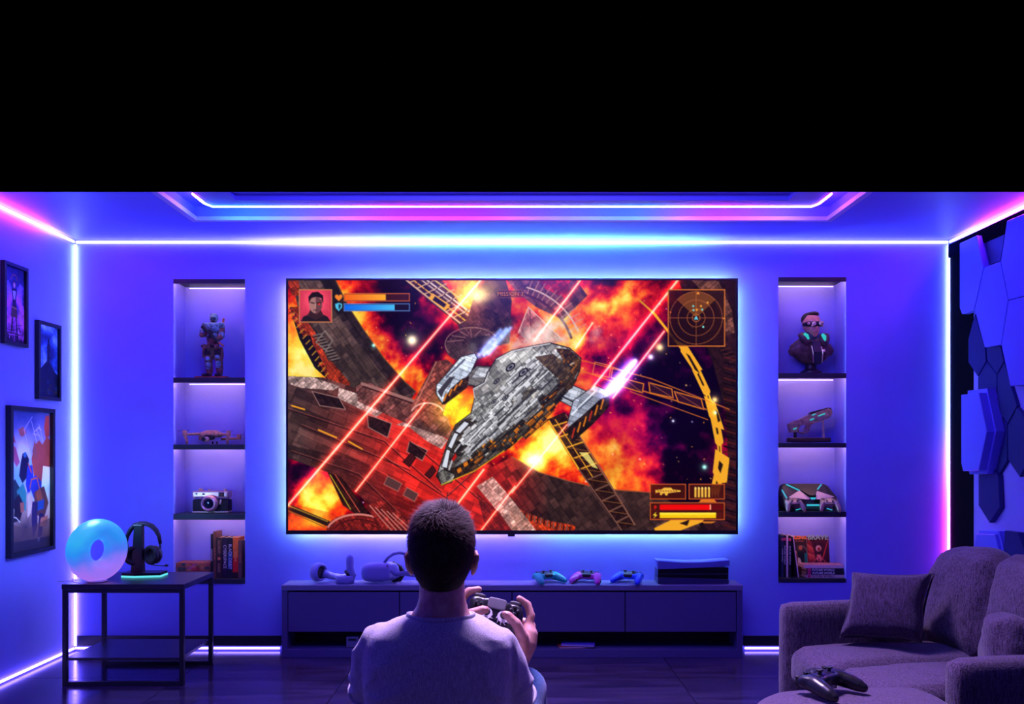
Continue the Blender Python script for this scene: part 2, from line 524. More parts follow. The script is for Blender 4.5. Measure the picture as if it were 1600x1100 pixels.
    def line(s, a, b, w, col, alpha=1.0):
        d, sl, t = s.seg(a, b, w + 2)
        if d is None: return
        m = (np.clip((w / 2 - d) / max(s.sx, s.sy) + .5, 0, 1) * alpha)[..., None]
        s.img[sl] = s.img[sl] * (1 - m) + m * np.asarray(col, float)
    def path(s, pts, w, col, alpha=1.0, close=False):
        q = list(pts) + ([pts[0]] if close else [])
        for a, b in zip(q, q[1:]): s.line(a, b, w, col, alpha)
    def beam(s, a, b, w, col, k=1.0):
        d, sl, t = s.seg(a, b, w * 5)
        if d is None: return
        s.img[sl] += k * np.exp(-(d / w) ** 2)[..., None] * np.asarray(col, float)
    def glow(s, c, r, col, k=1.0, ry=None, ang=0.0):
        ry = ry or r
        dx = s.X - c[0]; dy = s.Y - c[1]
        ca, sa = math.cos(ang), math.sin(ang)
        u = (dx * ca + dy * sa) / r; v = (-dx * sa + dy * ca) / ry
        s.img += k * np.exp(-(u * u + v * v))[..., None] * np.asarray(col, float)
    def disc(s, c, r, col, alpha=1.0, ry=None, ang=0.0, tex=None):
        n = 28; ry = ry or r
        pts = []
        for k in range(n):
            a = 2 * math.pi * k / n
            u, v = r * math.cos(a), ry * math.sin(a)
            pts.append((c[0] + u * math.cos(ang) - v * math.sin(ang), c[1] + u * math.sin(ang) + v * math.cos(ang)))
        s.poly(pts, col, alpha, tex)
    def circle(s, c, r, w, col, alpha=1.0, a0=0, a1=360, ry=None):
        ry = ry or r
        pts = [(c[0] + r * math.cos(math.radians(a0 + (a1 - a0) * k / 40)), c[1] + ry * math.sin(math.radians(a0 + (a1 - a0) * k / 40))) for k in range(41)]
        s.path(pts, w, col, alpha)
    def rect(s, x0, y0, x1, y1, col, alpha=1.0, tex=None):
        s.poly([(x0, y0), (x1, y0), (x1, y1), (x0, y1)], col, alpha, tex)
    def frame(s, x0, y0, x1, y1, w, col, alpha=1.0):
        s.path([(x0, y0), (x1, y0), (x1, y1), (x0, y1)], w, col, alpha, True)
    def ramp(s, f, stops):
        xs = [a for a, _ in stops]
        return np.stack([np.interp(f, xs, [c[k] for _, c in stops]) for k in range(3)], -1)
    def surface(s, name, mat_, corner, du, dv, parent=None, gain=1.0):
        """grid of small quads carrying the painted colours; corner = top-left, du = right edge, dv = down edge"""
        W, H = s.W, s.H
        u = (np.arange(W + 1) / W)[None, :, None]; v = (np.arange(H + 1) / H)[:, None, None]
        co = (np.asarray(corner)[None, None] + u * np.asarray(du)[None, None] + v * np.asarray(dv)[None, None]).reshape(-1, 3)
        idx = np.arange((W + 1) * (H + 1)).reshape(H + 1, W + 1)
        q = np.stack([idx[:-1, :-1], idx[1:, :-1], idx[1:, 1:], idx[:-1, 1:]], -1).reshape(-1, 4)
        me = bpy.data.meshes.new(name)
        me.vertices.add(len(co)); me.vertices.foreach_set('co', co.ravel())
        me.loops.add(q.size); me.loops.foreach_set('vertex_index', q.ravel().astype(np.int32))
        me.polygons.add(len(q)); me.polygons.foreach_set('loop_start', np.arange(0, q.size, 4, dtype=np.int32))
        try: me.polygons.foreach_set('loop_total', np.full(len(q), 4, dtype=np.int32))
        except Exception: pass
        me.update(calc_edges=True)
        pad = np.pad(np.clip(s.img, 0, 1), ((0, 1), (0, 1), (0, 0)), mode='edge')
        pad2 = np.pad(pad, ((1, 0), (1, 0), (0, 0)), mode='edge')
        v_ = (pad2[:-1, :-1] + pad2[1:, :-1] + pad2[:-1, 1:] + pad2[1:, 1:]) / 4
        v_ = np.clip(v_ + 0.55 * (pad - v_), 0, 1)
        c = np.ones((len(co), 4)); c[:, :3] = lin(v_.reshape(-1, 3)) * gain
        a = me.color_attributes.new('print', 'FLOAT_COLOR', 'POINT'); a.data.foreach_set('color', c.ravel())
        me.materials.append(mat_)
        o = bpy.data.objects.new(name, me); COL.objects.link(o)
        if parent is not None: o.parent = parent
        return o

def text_mesh(name, body, size, mat_, parent, loc, rot=(0, 0, 0), align='CENTER', sx=1.0, shear=0.0, extrude=0.0006, bold=0.0):
    cu = bpy.data.curves.new(name, 'FONT'); cu.body = body; cu.size = size; cu.align_x = align; cu.align_y = 'CENTER'
    cu.extrude = extrude; cu.shear = shear; cu.offset = bold; cu.resolution_u = 2
    t = bpy.data.objects.new('tmp_text', cu); COL.objects.link(t)
    bpy.context.view_layer.update()
    me = bpy.data.meshes.new_from_object(t.evaluated_get(bpy.context.evaluated_depsgraph_get()))
    bpy.data.objects.remove(t); bpy.data.curves.remove(cu)
    me.name = name; me.materials.clear(); me.materials.append(mat_)
    o = bpy.data.objects.new(name, me); COL.objects.link(o)
    o.location = loc; o.rotation_euler = rot; o.scale = (sx, 1, 1)
    o.parent = parent
    return o

# ================================================================== TELEVISION
TVX0, TVX1, TVY0, TVY1 = 447, 1153, 435, 835      # outline at the wall-mounted depth
YT = 5.13                                         # screen plane
def paint_screen():
    c = Canvas(450, 438, 1150, 829, 780, 436, 5)
    n1 = c.noise(120, 6, 11); n2 = c.noise(46, 6, 23, (1.0, 1.4), 0.7); n3 = c.noise(20, 5, 31)
    n4 = c.noise(60, 6, 77)
    ridged = 1 - np.abs(2 * n2 - 1) * 1.8
    def blob(x, y, r, k, ry=None):
        ry = ry or r
        return k * np.exp(-(((c.X - x) / r) ** 2 + ((c.Y - y) / ry) ** 2))
    heat = .20 + .80 * (n1 - .5) + 1.15 * (n2 - .5) + .75 * (n3 - .5) + .22 * (ridged - .45)
    for b in ((590, 560, 60, .62), (560, 500, 50, .45, 70), (640, 620, 70, .45), (475, 560, 45, .70, 60), (740, 465, 60, .75, 40), (950, 462, 95, .55, 34),
              (850, 690, 70, .85, 60), (880, 520, 60, .35), (1000, 690, 80, .10, 70), (930, 780, 60, .38, 40), (480, 800, 60, .5, 40), (500, 760, 40, .3), (760, 660, 50, .5),
              (690, 480, 60, .25), (1075, 740, 50, .25), (900, 560, 60, .25), (975, 690, 40, .20, 60), (600, 458, 55, -.38, 26), (880, 482, 40, -.30, 26), (700, 500, 40, -.1),
              (650, 510, 44, -.50, 50), (720, 580, 50, -.1), (1040, 560, 80, -.42, 60), (1100, 690, 60, -.40, 90), (1060, 640, 80, -.3, 60), (470, 735, 50, -.3, 25)):
        heat = heat + .78 * blob(*b)
    H = np.clip(heat, 0, 1.15)
    purple = np.clip(blob(1030, 580, 130, 1.0, 100) + blob(650, 520, 60, .9) + blob(980, 620, 90, .7) + blob(480, 740, 60, .8, 30) + blob(1080, 720, 100, .6, 110), 0, 1)
    warm = c.ramp(H, [(0, (.10, .02, .08)), (.22, (.32, .03, .10)), (.40, (.68, .08, .10)), (.55, (.90, .22, .08)), (.70, (.98, .48, .10)), (.86, (1, .72, .20)), (1.0, (1, .84, .34)), (1.15, (1, .92, .55))])
    cold = c.ramp(H, [(0, (.09, .03, .16)), (.22, (.26, .04, .26)), (.40, (.58, .06, .30)), (.55, (.80, .12, .32)), (.72, (.90, .28, .26)), (.90, (1, .58, .28)), (1.15, (1, .9, .7))])
    c.img = warm * (1 - purple[..., None]) + cold * purple[..., None]
    c.img *= (.80 + .40 * n4)[..., None]
    c.img = np.clip((c.img - .5) * 1.12 + .5, 0, 1)
    # embers
    rng = c.rng
    for k in range(240):
        x, y = rng.uniform(560, 1120), rng.uniform(440, 825)
        c.glow((x, y), rng.uniform(.7, 1.5), (1, .75, .35) if rng.rand() < .75 else (.8, .8, 1), rng.uniform(.25, .9)) if k % 3 == 0 else c.line((x, y), (x + rng.uniform(-2, 2), y + rng.uniform(-2, 2)), rng.uniform(.8, 1.6), (1, .62, .25), .8)
    dk = c.plates(.95, 16, 11, 4); dk2 = c.plates(.42, 30, 13, 8); dk3 = c.plates(.42, 12, 6, 12); fine = c.plates(-.72, 9, 5, 15); fine2 = c.plates(.9, 6, 4, 21)
    G = lambda f, a, b: (np.asarray(a)[None, None] * (1 - f[..., None]) + np.asarray(b)[None, None] * f[..., None])
    # far truss, upper left
    c.poly([(632, 437), (690, 437), (742, 505), (728, 518)], (.30, .16, .12), .95, dk)
    for o_, col in ((0, (.85, .68, .55)), (6, (.20, .08, .08)), (11, (.95, .65, .12)), (16, (.12, .05, .06)), (24, (.75, .62, .58)), (32, (.9, .8, .75)), (44, (.85, .72, .3))):
        c.line((634 + o_, 437), (728 + o_ * .75, 512 - o_ * .35), 1.8 if o_ % 4 else 2.6, col)
    for t in np.linspace(.05, .9, 8):
        x, y = 636 + t * 95, 438 + t * 74
        c.line((x, y), (x + 34, y - 16), 1.6, (.9, .7, .55)); c.line((x + 8, y + 6), (x + 22, y - 12), 1.0, (.15, .05, .05))
    c.poly([(676, 458), (704, 477), (696, 486), (670, 466)], (.96, .66, .12)); c.poly([(680, 463), (698, 476), (694, 481), (676, 469)], (.12, .06, .04))
    # hull cluster, upper middle
    c.poly([(792, 437), (900, 437), (918, 462), (880, 500), (838, 480), (806, 455)], (.42, .22, .24), 1, dk)
    c.poly([(840, 437), (892, 437), (884, 466), (852, 452)], (.66, .10, .10), 1, dk)
    c.circle((790, 560), 122, 2.2, (.86, .72, .70), .9, -74, -22, ry=115); c.circle((790, 560), 108, 4, (.30, .12, .14), .9, -74, -18, ry=104)
    for a in np.linspace(-72, -24, 12):
        ca, sa = math.cos(math.radians(a)), math.sin(math.radians(a))
        c.line((790 + 110 * ca, 560 + 106 * sa), (790 + 138 * ca, 560 + 130 * sa), 1.4, (.82, .55, .50), .8)
    c.poly([(750, 437), (790, 437), (800, 470), (796, 520), (760, 540), (728, 508), (736, 480)], (.24, .13, .16), 1, dk)
    c.poly([(716, 508), (760, 482), (800, 500), (796, 536), (750, 548), (722, 530)], (.22, .12, .15), 1, fine2)
    # engine bell
    c.disc((738, 538), 42, (.30, .17, .20), 1, 26, -.25, fine2)
    for k in range(8):
        a = -2.9 + k * .42
        c.line((738 + 14 * math.cos(a), 534 + 10 * math.sin(a)), (738 + 40 * math.cos(a), 540 + 25 * math.sin(a)), 1.6, (.52, .34, .36))
    c.disc((752, 538), 20, (.10, .06, .10), 1, 13, -.25)
    c.circle((738, 538), 42, 1.6, (.56, .40, .40), .8, 150, 330, ry=26)
    # sail-like panel
    c.poly([(810, 520), (826, 480), (880, 532), (838, 545)], (.74, .50, .52), .75, dk); c.path([(810, 520), (826, 480), (880, 532)], 1.4, (.92, .75, .70))
    c.line((828, 484), (832, 540), 1.0, (.3, .12, .15))
    # left ring band
    band = [(456, 437), (524, 437), (545, 480), (568, 515), (600, 560), (632, 596), (650, 612), (636, 636), (590, 640), (552, 618), (520, 585), (492, 545), (470, 500)]
    c.poly(band, (.27, .20, .19), 1, dk)
    c.poly([(500, 437), (524, 437), (545, 480), (568, 515), (600, 560), (632, 596), (650, 612), (630, 620), (590, 575), (548, 520), (520, 478)], (.17, .12, .13), 1, dk)
    c.path([(524, 437), (545, 480), (568, 515), (600, 560), (632, 596), (650, 612)], 1.6, (.42, .26, .14))
    c.poly([(453, 480), (470, 480), (486, 522), (512, 562), (552, 612), (546, 622), (520, 600), (492, 575), (468, 530)], (.10, .06, .07))
    for q in ([(450, 438), (467, 438), (470, 462), (456, 462)], [(453, 482), (470, 478), (482, 505), (494, 522), (474, 526), (462, 505)], [(482, 512), (494, 524), (506, 548), (514, 566), (506, 568), (490, 540)], [(498, 567), (518, 564), (548, 600), (544, 606), (530, 610), (516, 598)]):
        c.poly(q, (.66, .20, .10), 1, fine2)
    for k in range(10):
        t = k / 9
        x, y = 490 + t * 28, 525 + t * 38
        c.line((x, y), (x + 12, y - 3), 2.2, (.45, .38, .36)); c.line((x, y + 2), (x + 12, y - 1), 1.4, (.06, .04, .05))
    for k in range(24):
        t = k / 23
        c.line((452 + 55 * t, 490 + 100 * t), (458 + 55 * t, 485 + 98 * t), 1.4, (.85, .6, .12) if k % 2 else (.1, .04, .03))
    c.path([(494, 535), (508, 517), (520, 532), (510, 548)], 1.6, (.52, .46, .44), 1, True)
    # great lower hull
    hull = [(450, 588), (505, 590), (545, 603), (600, 624), (660, 652), (712, 690), (760, 720), (800, 762), (850, 829), (612, 829), (560, 772), (512, 738), (450, 716)]
    f = np.clip((c.X - 470) / 180, 0, 1) * np.clip((c.Y - 560) / 110, 0, 1)
    c.poly(hull, G(f, (.30, .20, .19), (.66, .12, .10)), 1, dk2)
    c.poly([(470, 700), (560, 718), (640, 765), (720, 829), (612, 829), (560, 772), (512, 738), (450, 716), (450, 694)], G(f, (.20, .13, .13), (.44, .08, .08)), .75, dk3)
    c.poly([(660, 652), (712, 690), (700, 720), (640, 690), (620, 660)], (.80, .22, .18), .5, dk3)
    c.glow((690, 740), 70, (.75, .10, .05), .30); c.glow((640, 700), 60, (.6, .06, .04), .25); c.glow((790, 790), 50, (.75, .12, .05), .22)
    # pale upper rim of the hull
    for q in ([(450, 588), (490, 590), (532, 604), (520, 610), (470, 606), (452, 600)], [(530, 606), (572, 620), (604, 640), (588, 652), (556, 636), (528, 622)], [(618, 664), (650, 654), (700, 688), (690, 702), (668, 690), (640, 668)]):
        c.poly(q, (.80, .66, .64), .9, fine)
    for q in ([(488, 612), (530, 622), (540, 640), (500, 634)], [(574, 648), (612, 662), (606, 684), (576, 668)], [(640, 690), (668, 704), (660, 720), (636, 706)]):
        c.poly(q, (.16, .09, .10), .95, fine2); c.path(q, 1.3, (.72, .52, .50), .8, True)
    for (x0, y0, x1, y1) in ((456, 634, 476, 640), (498, 672, 526, 684), (545, 690, 566, 702)):
        c.line((x0, y0), (x1, y1), 2.4, (.96, .62, .12))
    for a, b in (((450, 640), (600, 690)), ((470, 665), (640, 735)), ((600, 690), (690, 770)), ((600, 715), (700, 780)), ((640, 690), (760, 790)), ((700, 770), (690, 829)), ((760, 720), (700, 775)), ((455, 706), (560, 742)), ((560, 742), (650, 829))):
        c.line(a, b, 1.4, (.13, .05, .06), .9); c.line((a[0] + 1, a[1] - 2), (b[0] + 1, b[1] - 2), .9, (.75, .36, .32), .6)
    for q in ([(606, 744), (628, 756), (622, 768), (600, 757)], [(636, 762), (654, 772), (648, 784), (630, 774)]):
        c.poly(q, (.34, .20, .20)); c.path(q, 1.2, (.80, .42, .38), .8, True)
    for q in ([(630, 722), (644, 706), (650, 716), (640, 730)], [(664, 742), (676, 728), (682, 736), (672, 748)]):
        c.poly(q, (.26, .08, .08)); c.path(q, 1.1, (.08, .03, .03), 1, True)
    # middle cylinders
    c.poly([(556, 604), (572, 596), (700, 652), (712, 690), (640, 664), (560, 628)], (.46, .26, .25), .95, fine)
    c.line((566, 600), (650, 628), 5, (.62, .42, .40)); c.line((568, 604), (650, 632), 2, (.2, .08, .08))
    c.poly([(640, 640), (680, 565), (698, 562), (716, 575), (690, 655), (668, 668)], (.56, .27, .23), 1, fine)
    for k in range(7): c.line((650 + k * 7, 636 - k * 10), (684 + k * 3.5, 650 - k * 10), 1.3, (.30, .10, .10), .8)
    c.line((682, 566), (646, 640), 1.6, (.85, .52, .46), .8); c.circle((668, 648), 26, 2.4, (.86, .62, .58), .8, 200, 340, ry=18)
    c.glow((698, 640), 26, (1, .8, .2), .35)
    # lower-left machinery
    c.poly([(450, 786), (520, 802), (560, 829), (450, 829)], (.42, .10, .06), .35, dk)
    c.glow((470, 815), 40, (1, .6, .1), .5, 14); c.glow((500, 775), 30, (1, .35, .1), .4)
    c.line((450, 792), (512, 818), 9, (.16, .09, .06)); c.line((450, 790), (512, 815), 2, (.6, .45, .15)); c.line((450, 798), (508, 824), 1.6, (.55, .35, .12))
    c.poly([(512, 738), (534, 746), (576, 800), (560, 806), (536, 790)], (.20, .08, .06), 1, fine2); c.line((516, 742), (548, 796), 1.6, (.72, .60, .16)); c.line((524, 742), (562, 800), 1.4, (.80, .30, .24))
    c.disc((560, 834), 50, (.52, .12, .10), 1, 30, .15, fine2); c.circle((560, 834), 50, 3, (.86, .50, .46), .9, 200, 340, ry=30); c.circle((560, 834), 40, 2, (.25, .06, .06), .9, 200, 340, ry=22)
    c.poly([(570, 790), (596, 782), (640, 812), (640, 829), (600, 829)], (.56, .14, .12), 1, fine2)
    for k in range(5): c.line((578 + k * 9, 790 + k * 3), (612 + k * 8, 829), 1.5, (.88, .56, .52), .8)
    # lower right plating
    low = [(760, 735), (800, 714), (842, 738), (890, 752), (940, 764), (1020, 770), (1080, 800), (1100, 829), (800, 829)]
    f2 = np.clip(1 - (c.X - 770) / 90, 0, 1)
    c.poly(low, G(f2, (.24, .15, .14), (.62, .10, .08)), 1, dk)
    c.path([(800, 714), (842, 738), (890, 752), (940, 764), (1020, 770)], 1.6, (.62, .30, .18))
    c.poly([(796, 790), (850, 812), (900, 822), (898, 829), (800, 829)], (.78, .22, .08), 1, fine2)
    for k in range(18): c.line((806 + k * 5, 797 + k * 1.6), (805 + k * 5, 806 + k * 1.6), 1.8, (.10, .05, .05) if k % 2 else (.5, .32, .28))
    c.poly([(770, 745), (800, 780), (838, 829), (800, 829), (770, 790), (745, 760)], (.84, .66, .62), .8, fine); c.poly([(745, 770), (780, 800), (800, 829), (760, 829)], (.46, .10, .08), .8, fine2)
    # right ring: dark structure and yellow ribs
    c.poly([(1060, 437), (1150, 437), (1150, 829), (1090, 829), (1120, 790), (1138, 720), (1134, 640), (1112, 560), (1084, 500)], (.16, .07, .09), .96, dk)
    for k in range(34):
        y = 550 + k * 8.2
        c.line((1132, y), (1150, y + 5), 2.4, (.30, .10, .07) if k % 2 else (.06, .02, .03))
    for k in range(12): c.line((1090 + k * 4.6, 500 + k * 6), (1108 + k * 4, 496 + k * 6), 2, (.32, .14, .10), .8)
    for q in ([(1098, 440), (1122, 437), (1144, 486), (1148, 520), (1136, 524), (1120, 480)], [(1080, 437), (1098, 437), (1112, 462), (1100, 458)]):
        c.poly(q, (.44, .26, .22), .9, fine)
    Yl = (.96, .66, .14); Yd = (.14, .07, .04)
    ring = [(1000, 470), (1022, 490), (1046, 520), (1068, 548), (1088, 578), (1104, 612), (1116, 648), (1124, 690), (1126, 730), (1118, 766)]
    wds = [3, 4, 3, 9, 12, 7, 13, 7, 15, 8]
    for (a, b), w_ in zip(zip(ring, ring[1:]), wds): c.line(a, b, w_, Yl if w_ > 3 else (.85, .55, .12))
    for (a, b), w_ in zip(zip(ring[2:], ring[3:]), wds[2:]): c.line((a[0] * .8 + b[0] * .2, a[1] * .8 + b[1] * .2), (a[0] * .3 + b[0] * .7, a[1] * .3 + b[1] * .7), max(w_ * .22, 1.2), Yd)
    c.poly([(1052, 530), (1074, 540), (1098, 578), (1088, 580)], Yl); c.poly([(1072, 552), (1078, 556), (1094, 584), (1086, 578)], Yd)
    c.poly([(1100, 618), (1118, 630), (1132, 672), (1118, 668), (1108, 650)], Yl); c.poly([(1118, 702), (1140, 716), (1136, 754), (1122, 756), (1114, 738)], Yl)
    c.poly([(1124, 720), (1130, 726), (1126, 740), (1122, 732)], Yd); c.poly([(1118, 640), (1122, 644), (1126, 658), (1122, 660)], Yd)
    c.poly([(1022, 826), (1050, 812), (1090, 808), (1110, 798), (1098, 816), (1064, 829), (1024, 829)], Yl); c.poly([(1062, 818), (1078, 812), (1074, 822)], Yd)
    # cross truss on the right
    for a, b, w_ in (((905, 562), (1018, 592), 1.6), ((1018, 592), (1140, 640), 1.6), ((910, 580), (980, 604), 2), ((980, 604), (1104, 640), 2.2), ((985, 612), (1106, 656), 1.4)):
        c.line(a, b, w_, (.88, .44, .14), .85)
    for q in ([(1014, 598), (1050, 608), (1052, 622), (1016, 614)], [(1054, 612), (1096, 624), (1100, 640), (1060, 628)], [(976, 592), (1006, 600), (1004, 614), (972, 604)]):
        c.poly(q, (.20, .07, .16), .9); c.path(q, 1.6, (.90, .48, .12), 1, True); c.line(q[0], q[2], 1, (.6, .3, .25))
    for q in ([(930, 566), (955, 572), (952, 590), (926, 584)], [(958, 574), (976, 580), (972, 596), (955, 590)]): c.path(q, 1.4, (.92, .50, .25), .9, True)
    # leaning truss below the right pod
    c.poly([(855, 656), (882, 644), (940, 738), (992, 820), (972, 829), (900, 729)], (.17, .08, .07), .96, fine2)
    for a, b, w_ in (((858, 658), (905, 734), 2.6), ((905, 734), (972, 829), 1.6), ((884, 648), (936, 728), 1.8), ((936, 728), (992, 820), 2.4), ((868, 656), (926, 745), 1.4)):
        c.line(a, b, w_, (.95, .64, .14) if b[0] < 940 and a[0] < 880 else (.50, .32, .27))
    for t in np.linspace(.06, .94, 10):
        x, y = 857 + t * 114, 656 + t * 170; x2, y2 = 884 + t * 106, 648 + t * 168
        c.line((x, y), (x2, y2), 2.2, (.92, .62, .16) if t < .5 else (.46, .30, .25)); c.line((x, y), (x2 + 8, y2 + 14), 1.1, (.60, .36, .18), .8)
    c.poly([(905, 707), (918, 707), (935, 733), (926, 730)], (1, .92, .5), .8)
    # glows of explosion and smoke
    c.glow((744, 462), 20, (1, .95, .6), 1.0, 12); c.glow((760, 446), 36, (.9, .7, .15), .45, 16); c.glow((735, 488), 24, (.8, .4, .1), .4)
    c.glow((838, 700), 34, (.9, .6, .2), .45, 26); c.glow((834, 722), 12, (1, 1, .8), .7)
    sm = np.clip(c.noise(26, 5, 55) - .38, 0, 1)
    for x, y, r_, k in ((860, 512, 50, 1.4), (905, 520, 40, 1.2), (820, 530, 40, 1.3), (780, 545, 50, .8)):
        a = np.clip(k * 2.2 * sm * np.exp(-((c.X - x) / r_) ** 2 - ((c.Y - y) / (r_ * .4)) ** 2), 0, .9)[..., None]
        c.img = c.img * (1 - a) + a * np.array((.96, .88, .84))
    # ------------------------------------------------------------ ship
    a_ = -.72; st = c.plates(a_, 13, 7, 41, .55); st2 = c.plates(a_, 7, 4.5, 47, .75); st3 = c.plates(.35, 18, 8, 52, .35)
    sil = (.62, .60, .60); lt = (.86, .87, .92); md = (.44, .42, .42); dkc = (.10, .08, .08); org = (.86, .46, .08)
    # yellow blast below the hull
    c.glow((725, 640), 26, (1, .8, .1), .7, 34); c.glow((740, 665), 20, (.6, .1, .05), .3)
    # left pod + strut
    c.poly([(745, 572), (792, 574), (800, 600), (760, 606), (730, 602), (724, 592)], md, 1, st3, edge=dkc); c.poly([(748, 575), (784, 576), (776, 590), (738, 590)], lt, .8, st3)
    c.poly([(682, 602), (700, 582), (720, 558), (742, 552), (746, 560), (736, 582), (716, 604), (700, 620), (692, 632), (682, 616)], (.80, .84, .92), 1, st3, edge=dkc)
    c.poly([(690, 632), (704, 608), (722, 592), (734, 588), (730, 606), (712, 620), (696, 632)], (.20, .12, .08), 1, st2)
    c.poly([(684, 612), (702, 590), (712, 588), (694, 612), (690, 622)], (.24, .22, .26)); c.line((698, 590), (726, 562), 3, (.34, .36, .44)); c.line((702, 588), (740, 556), 1.4, (.96, .98, 1))
    for k in range(4): c.line((694 + k * 8, 626 - k * 8), (698 + k * 8, 616 - k * 7), 2.6, org)
    # right pod + strut
    c.poly([(848, 600), (866, 590), (918, 612), (902, 640), (858, 618)], (.66, .68, .74), 1, st3, edge=dkc); c.poly([(864, 594), (908, 612), (902, 620), (858, 602)], lt, .6, st3); c.line((862, 612), (900, 630), 2, dkc)
    c.poly([(896, 626), (930, 602), (952, 612), (950, 632), (930, 650), (906, 672), (890, 684), (886, 664)], (.66, .68, .76), 1, st3, edge=dkc)
    c.poly([(888, 668), (912, 648), (938, 624), (954, 618), (950, 638), (926, 664), (896, 690), (888, 684)], (.14, .09, .08), 1, st2)
    c.line((894, 648), (930, 612), 3, (.92, .94, 1)); c.line((904, 640), (926, 620), 2.4, (.30, .32, .40))
    for k in range(6): c.line((894 + k * 9, 684 - k * 9), (898 + k * 9, 670 - k * 9), 2.4, org if k % 3 else (.75, .18, .1))
    # main hull
    body = [(762, 582), (776, 560), (800, 548), (836, 540), (860, 536), (890, 544), (908, 560), (906, 580), (894, 606), (868, 622), (852, 646), (838, 668), (806, 690), (776, 712), (742, 734), (716, 746), (690, 756), (682, 744), (690, 722), (700, 690), (712, 664), (736, 646), (742, 622), (740, 606), (756, 598)]
    c.poly(body, sil, 1, st, edge=dkc, ew=1.6)
    c.poly([(690, 756), (682, 744), (688, 738), (716, 728), (752, 706), (790, 676), (822, 650), (846, 628), (868, 606), (894, 590), (902, 594), (894, 606), (868, 622), (852, 646), (838, 668), (806, 690), (776, 712), (742, 734), (716, 746)], (.22, .15, .10), 1, st2)
    for k in range(16):
        t = k / 15; x, y = 704 + 150 * t, 744 - 104 * t - 14 * math.sin(t * 3.1)
        c.poly([(x, y), (x + 6, y - 4), (x + 8, y + 2), (x + 2, y + 6)], org if k % 4 else (.12, .06, .04))
    c.poly([(868, 544), (890, 546), (908, 562), (905, 580), (890, 600), (872, 584), (880, 562)], (.34, .22, .12), 1, st2)
    for k in range(4): c.line((882 + k * 6, 562 + k * 3), (876 + k * 5, 588 - k), 2.2, (.62, .34, .10))
    c.poly([(776, 566), (800, 552), (834, 546), (850, 556), (820, 584), (796, 606), (772, 612), (760, 600)], (.74, .73, .72), .9, st)
    c.poly([(800, 580), (838, 556), (856, 562), (830, 590), (800, 616), (786, 610)], (.50, .50, .50), .9, st2)
    for (x, y, r_) in ((798, 574, 9), (818, 582, 9), (776, 596, 6), (790, 622, 6), (772, 628, 5)):
        c.disc((x, y), r_, dkc, 1, r_ * .55, a_); c.disc((x, y), r_ * .72, (.50, .50, .54), 1, r_ * .34, a_); c.disc((x, y), r_ * .4, (.12, .12, .16), 1, r_ * .2, a_)
    c.poly([(742, 622), (768, 610), (788, 626), (772, 650), (748, 668), (734, 660), (738, 642)], (.62, .62, .62), .95, st2)
    c.poly([(780, 640), (830, 604), (852, 612), (832, 640), (790, 672), (770, 668)], (.38, .35, .30), .9, st2)
    c.poly([(836, 606), (862, 600), (858, 618), (840, 636), (826, 636)], (.70, .66, .56), .8, st2)
    c.line((752, 660), (790, 632), 3, (.85, .86, .90)); c.line((758, 668), (806, 636), 2, dkc); c.line((800, 640), (840, 612), 2, (.86, .84, .80))
    # long nose with window frames
    c.poly([(690, 722), (700, 690), (712, 664), (732, 652), (756, 662), (740, 688), (712, 728), (696, 740)], (.30, .26, .24), 1, st2)
    c.poly([(690, 730), (698, 702), (704, 704), (699, 732)], lt, 1, None, edge=dkc); c.poly([(700, 698), (710, 676), (717, 678), (706, 702)], lt, 1, None, edge=dkc); c.poly([(711, 674), (726, 658), (734, 662), (719, 678)], lt, 1, None, edge=dkc)
    c.path([(702, 734), (712, 704), (728, 682), (752, 664)], 2.2, (.76, .76, .80))
    for a, b in (((704, 720), (716, 702)), ((706, 706), (718, 712)), ((716, 692), (730, 696)), ((716, 706), (728, 684))): c.line(a, b, 2.0, dkc)
    for q in ([(706, 718), (712, 708), (714, 714), (708, 722)], [(722, 690), (730, 682), (732, 688), (726, 694)]): c.poly(q, (.72, .10, .06))
    c.poly([(684, 740), (694, 734), (712, 742), (706, 754), (690, 758)], (.46, .44, .42), 1, st2, edge=dkc)
    c.poly([(744, 724), (800, 682), (808, 690), (776, 712), (748, 730)], (.34, .31, .28), 1, st2, edge=dkc); c.line((750, 718), (800, 680), 2, (.80, .80, .80))
    c.path([(690, 758), (742, 736), (806, 692), (850, 650)], 1.6, (.95, .82, .10), .75)
    for k in range(70):
        t = rng.rand(); v = rng.uniform(-1, 1)
        x, y = 720 + 165 * t + v * 26 * (.5 + t * .6), 712 - 150 * t + v * 24 * (.5 + t * .6)
        c.line((x, y), (x + rng.uniform(2, 8), y - rng.uniform(1, 6)), rng.uniform(.8, 1.8), (.95, .95, .95) if rng.rand() < .45 else (.08, .07, .07), .85)
    # deck blocks along the ship's own axis: lit left side, dark right flank with orange
    N0 = np.array((690., 750.)); ax_ = np.array((.728, -.685)); pe = np.array((.685, .728))
    def SP(t, u): q = N0 + ax_ * t + pe * u; return (q[0], q[1])
    ts_ = [0, 60, 100, 115, 150, 200, 235, 262]; lo = [-8, -24, -38, -30, -38, -52, -46, -28]; hi = [10, 22, 32, 40, 48, 50, 40, 26]
    r2 = np.random.RandomState(12)
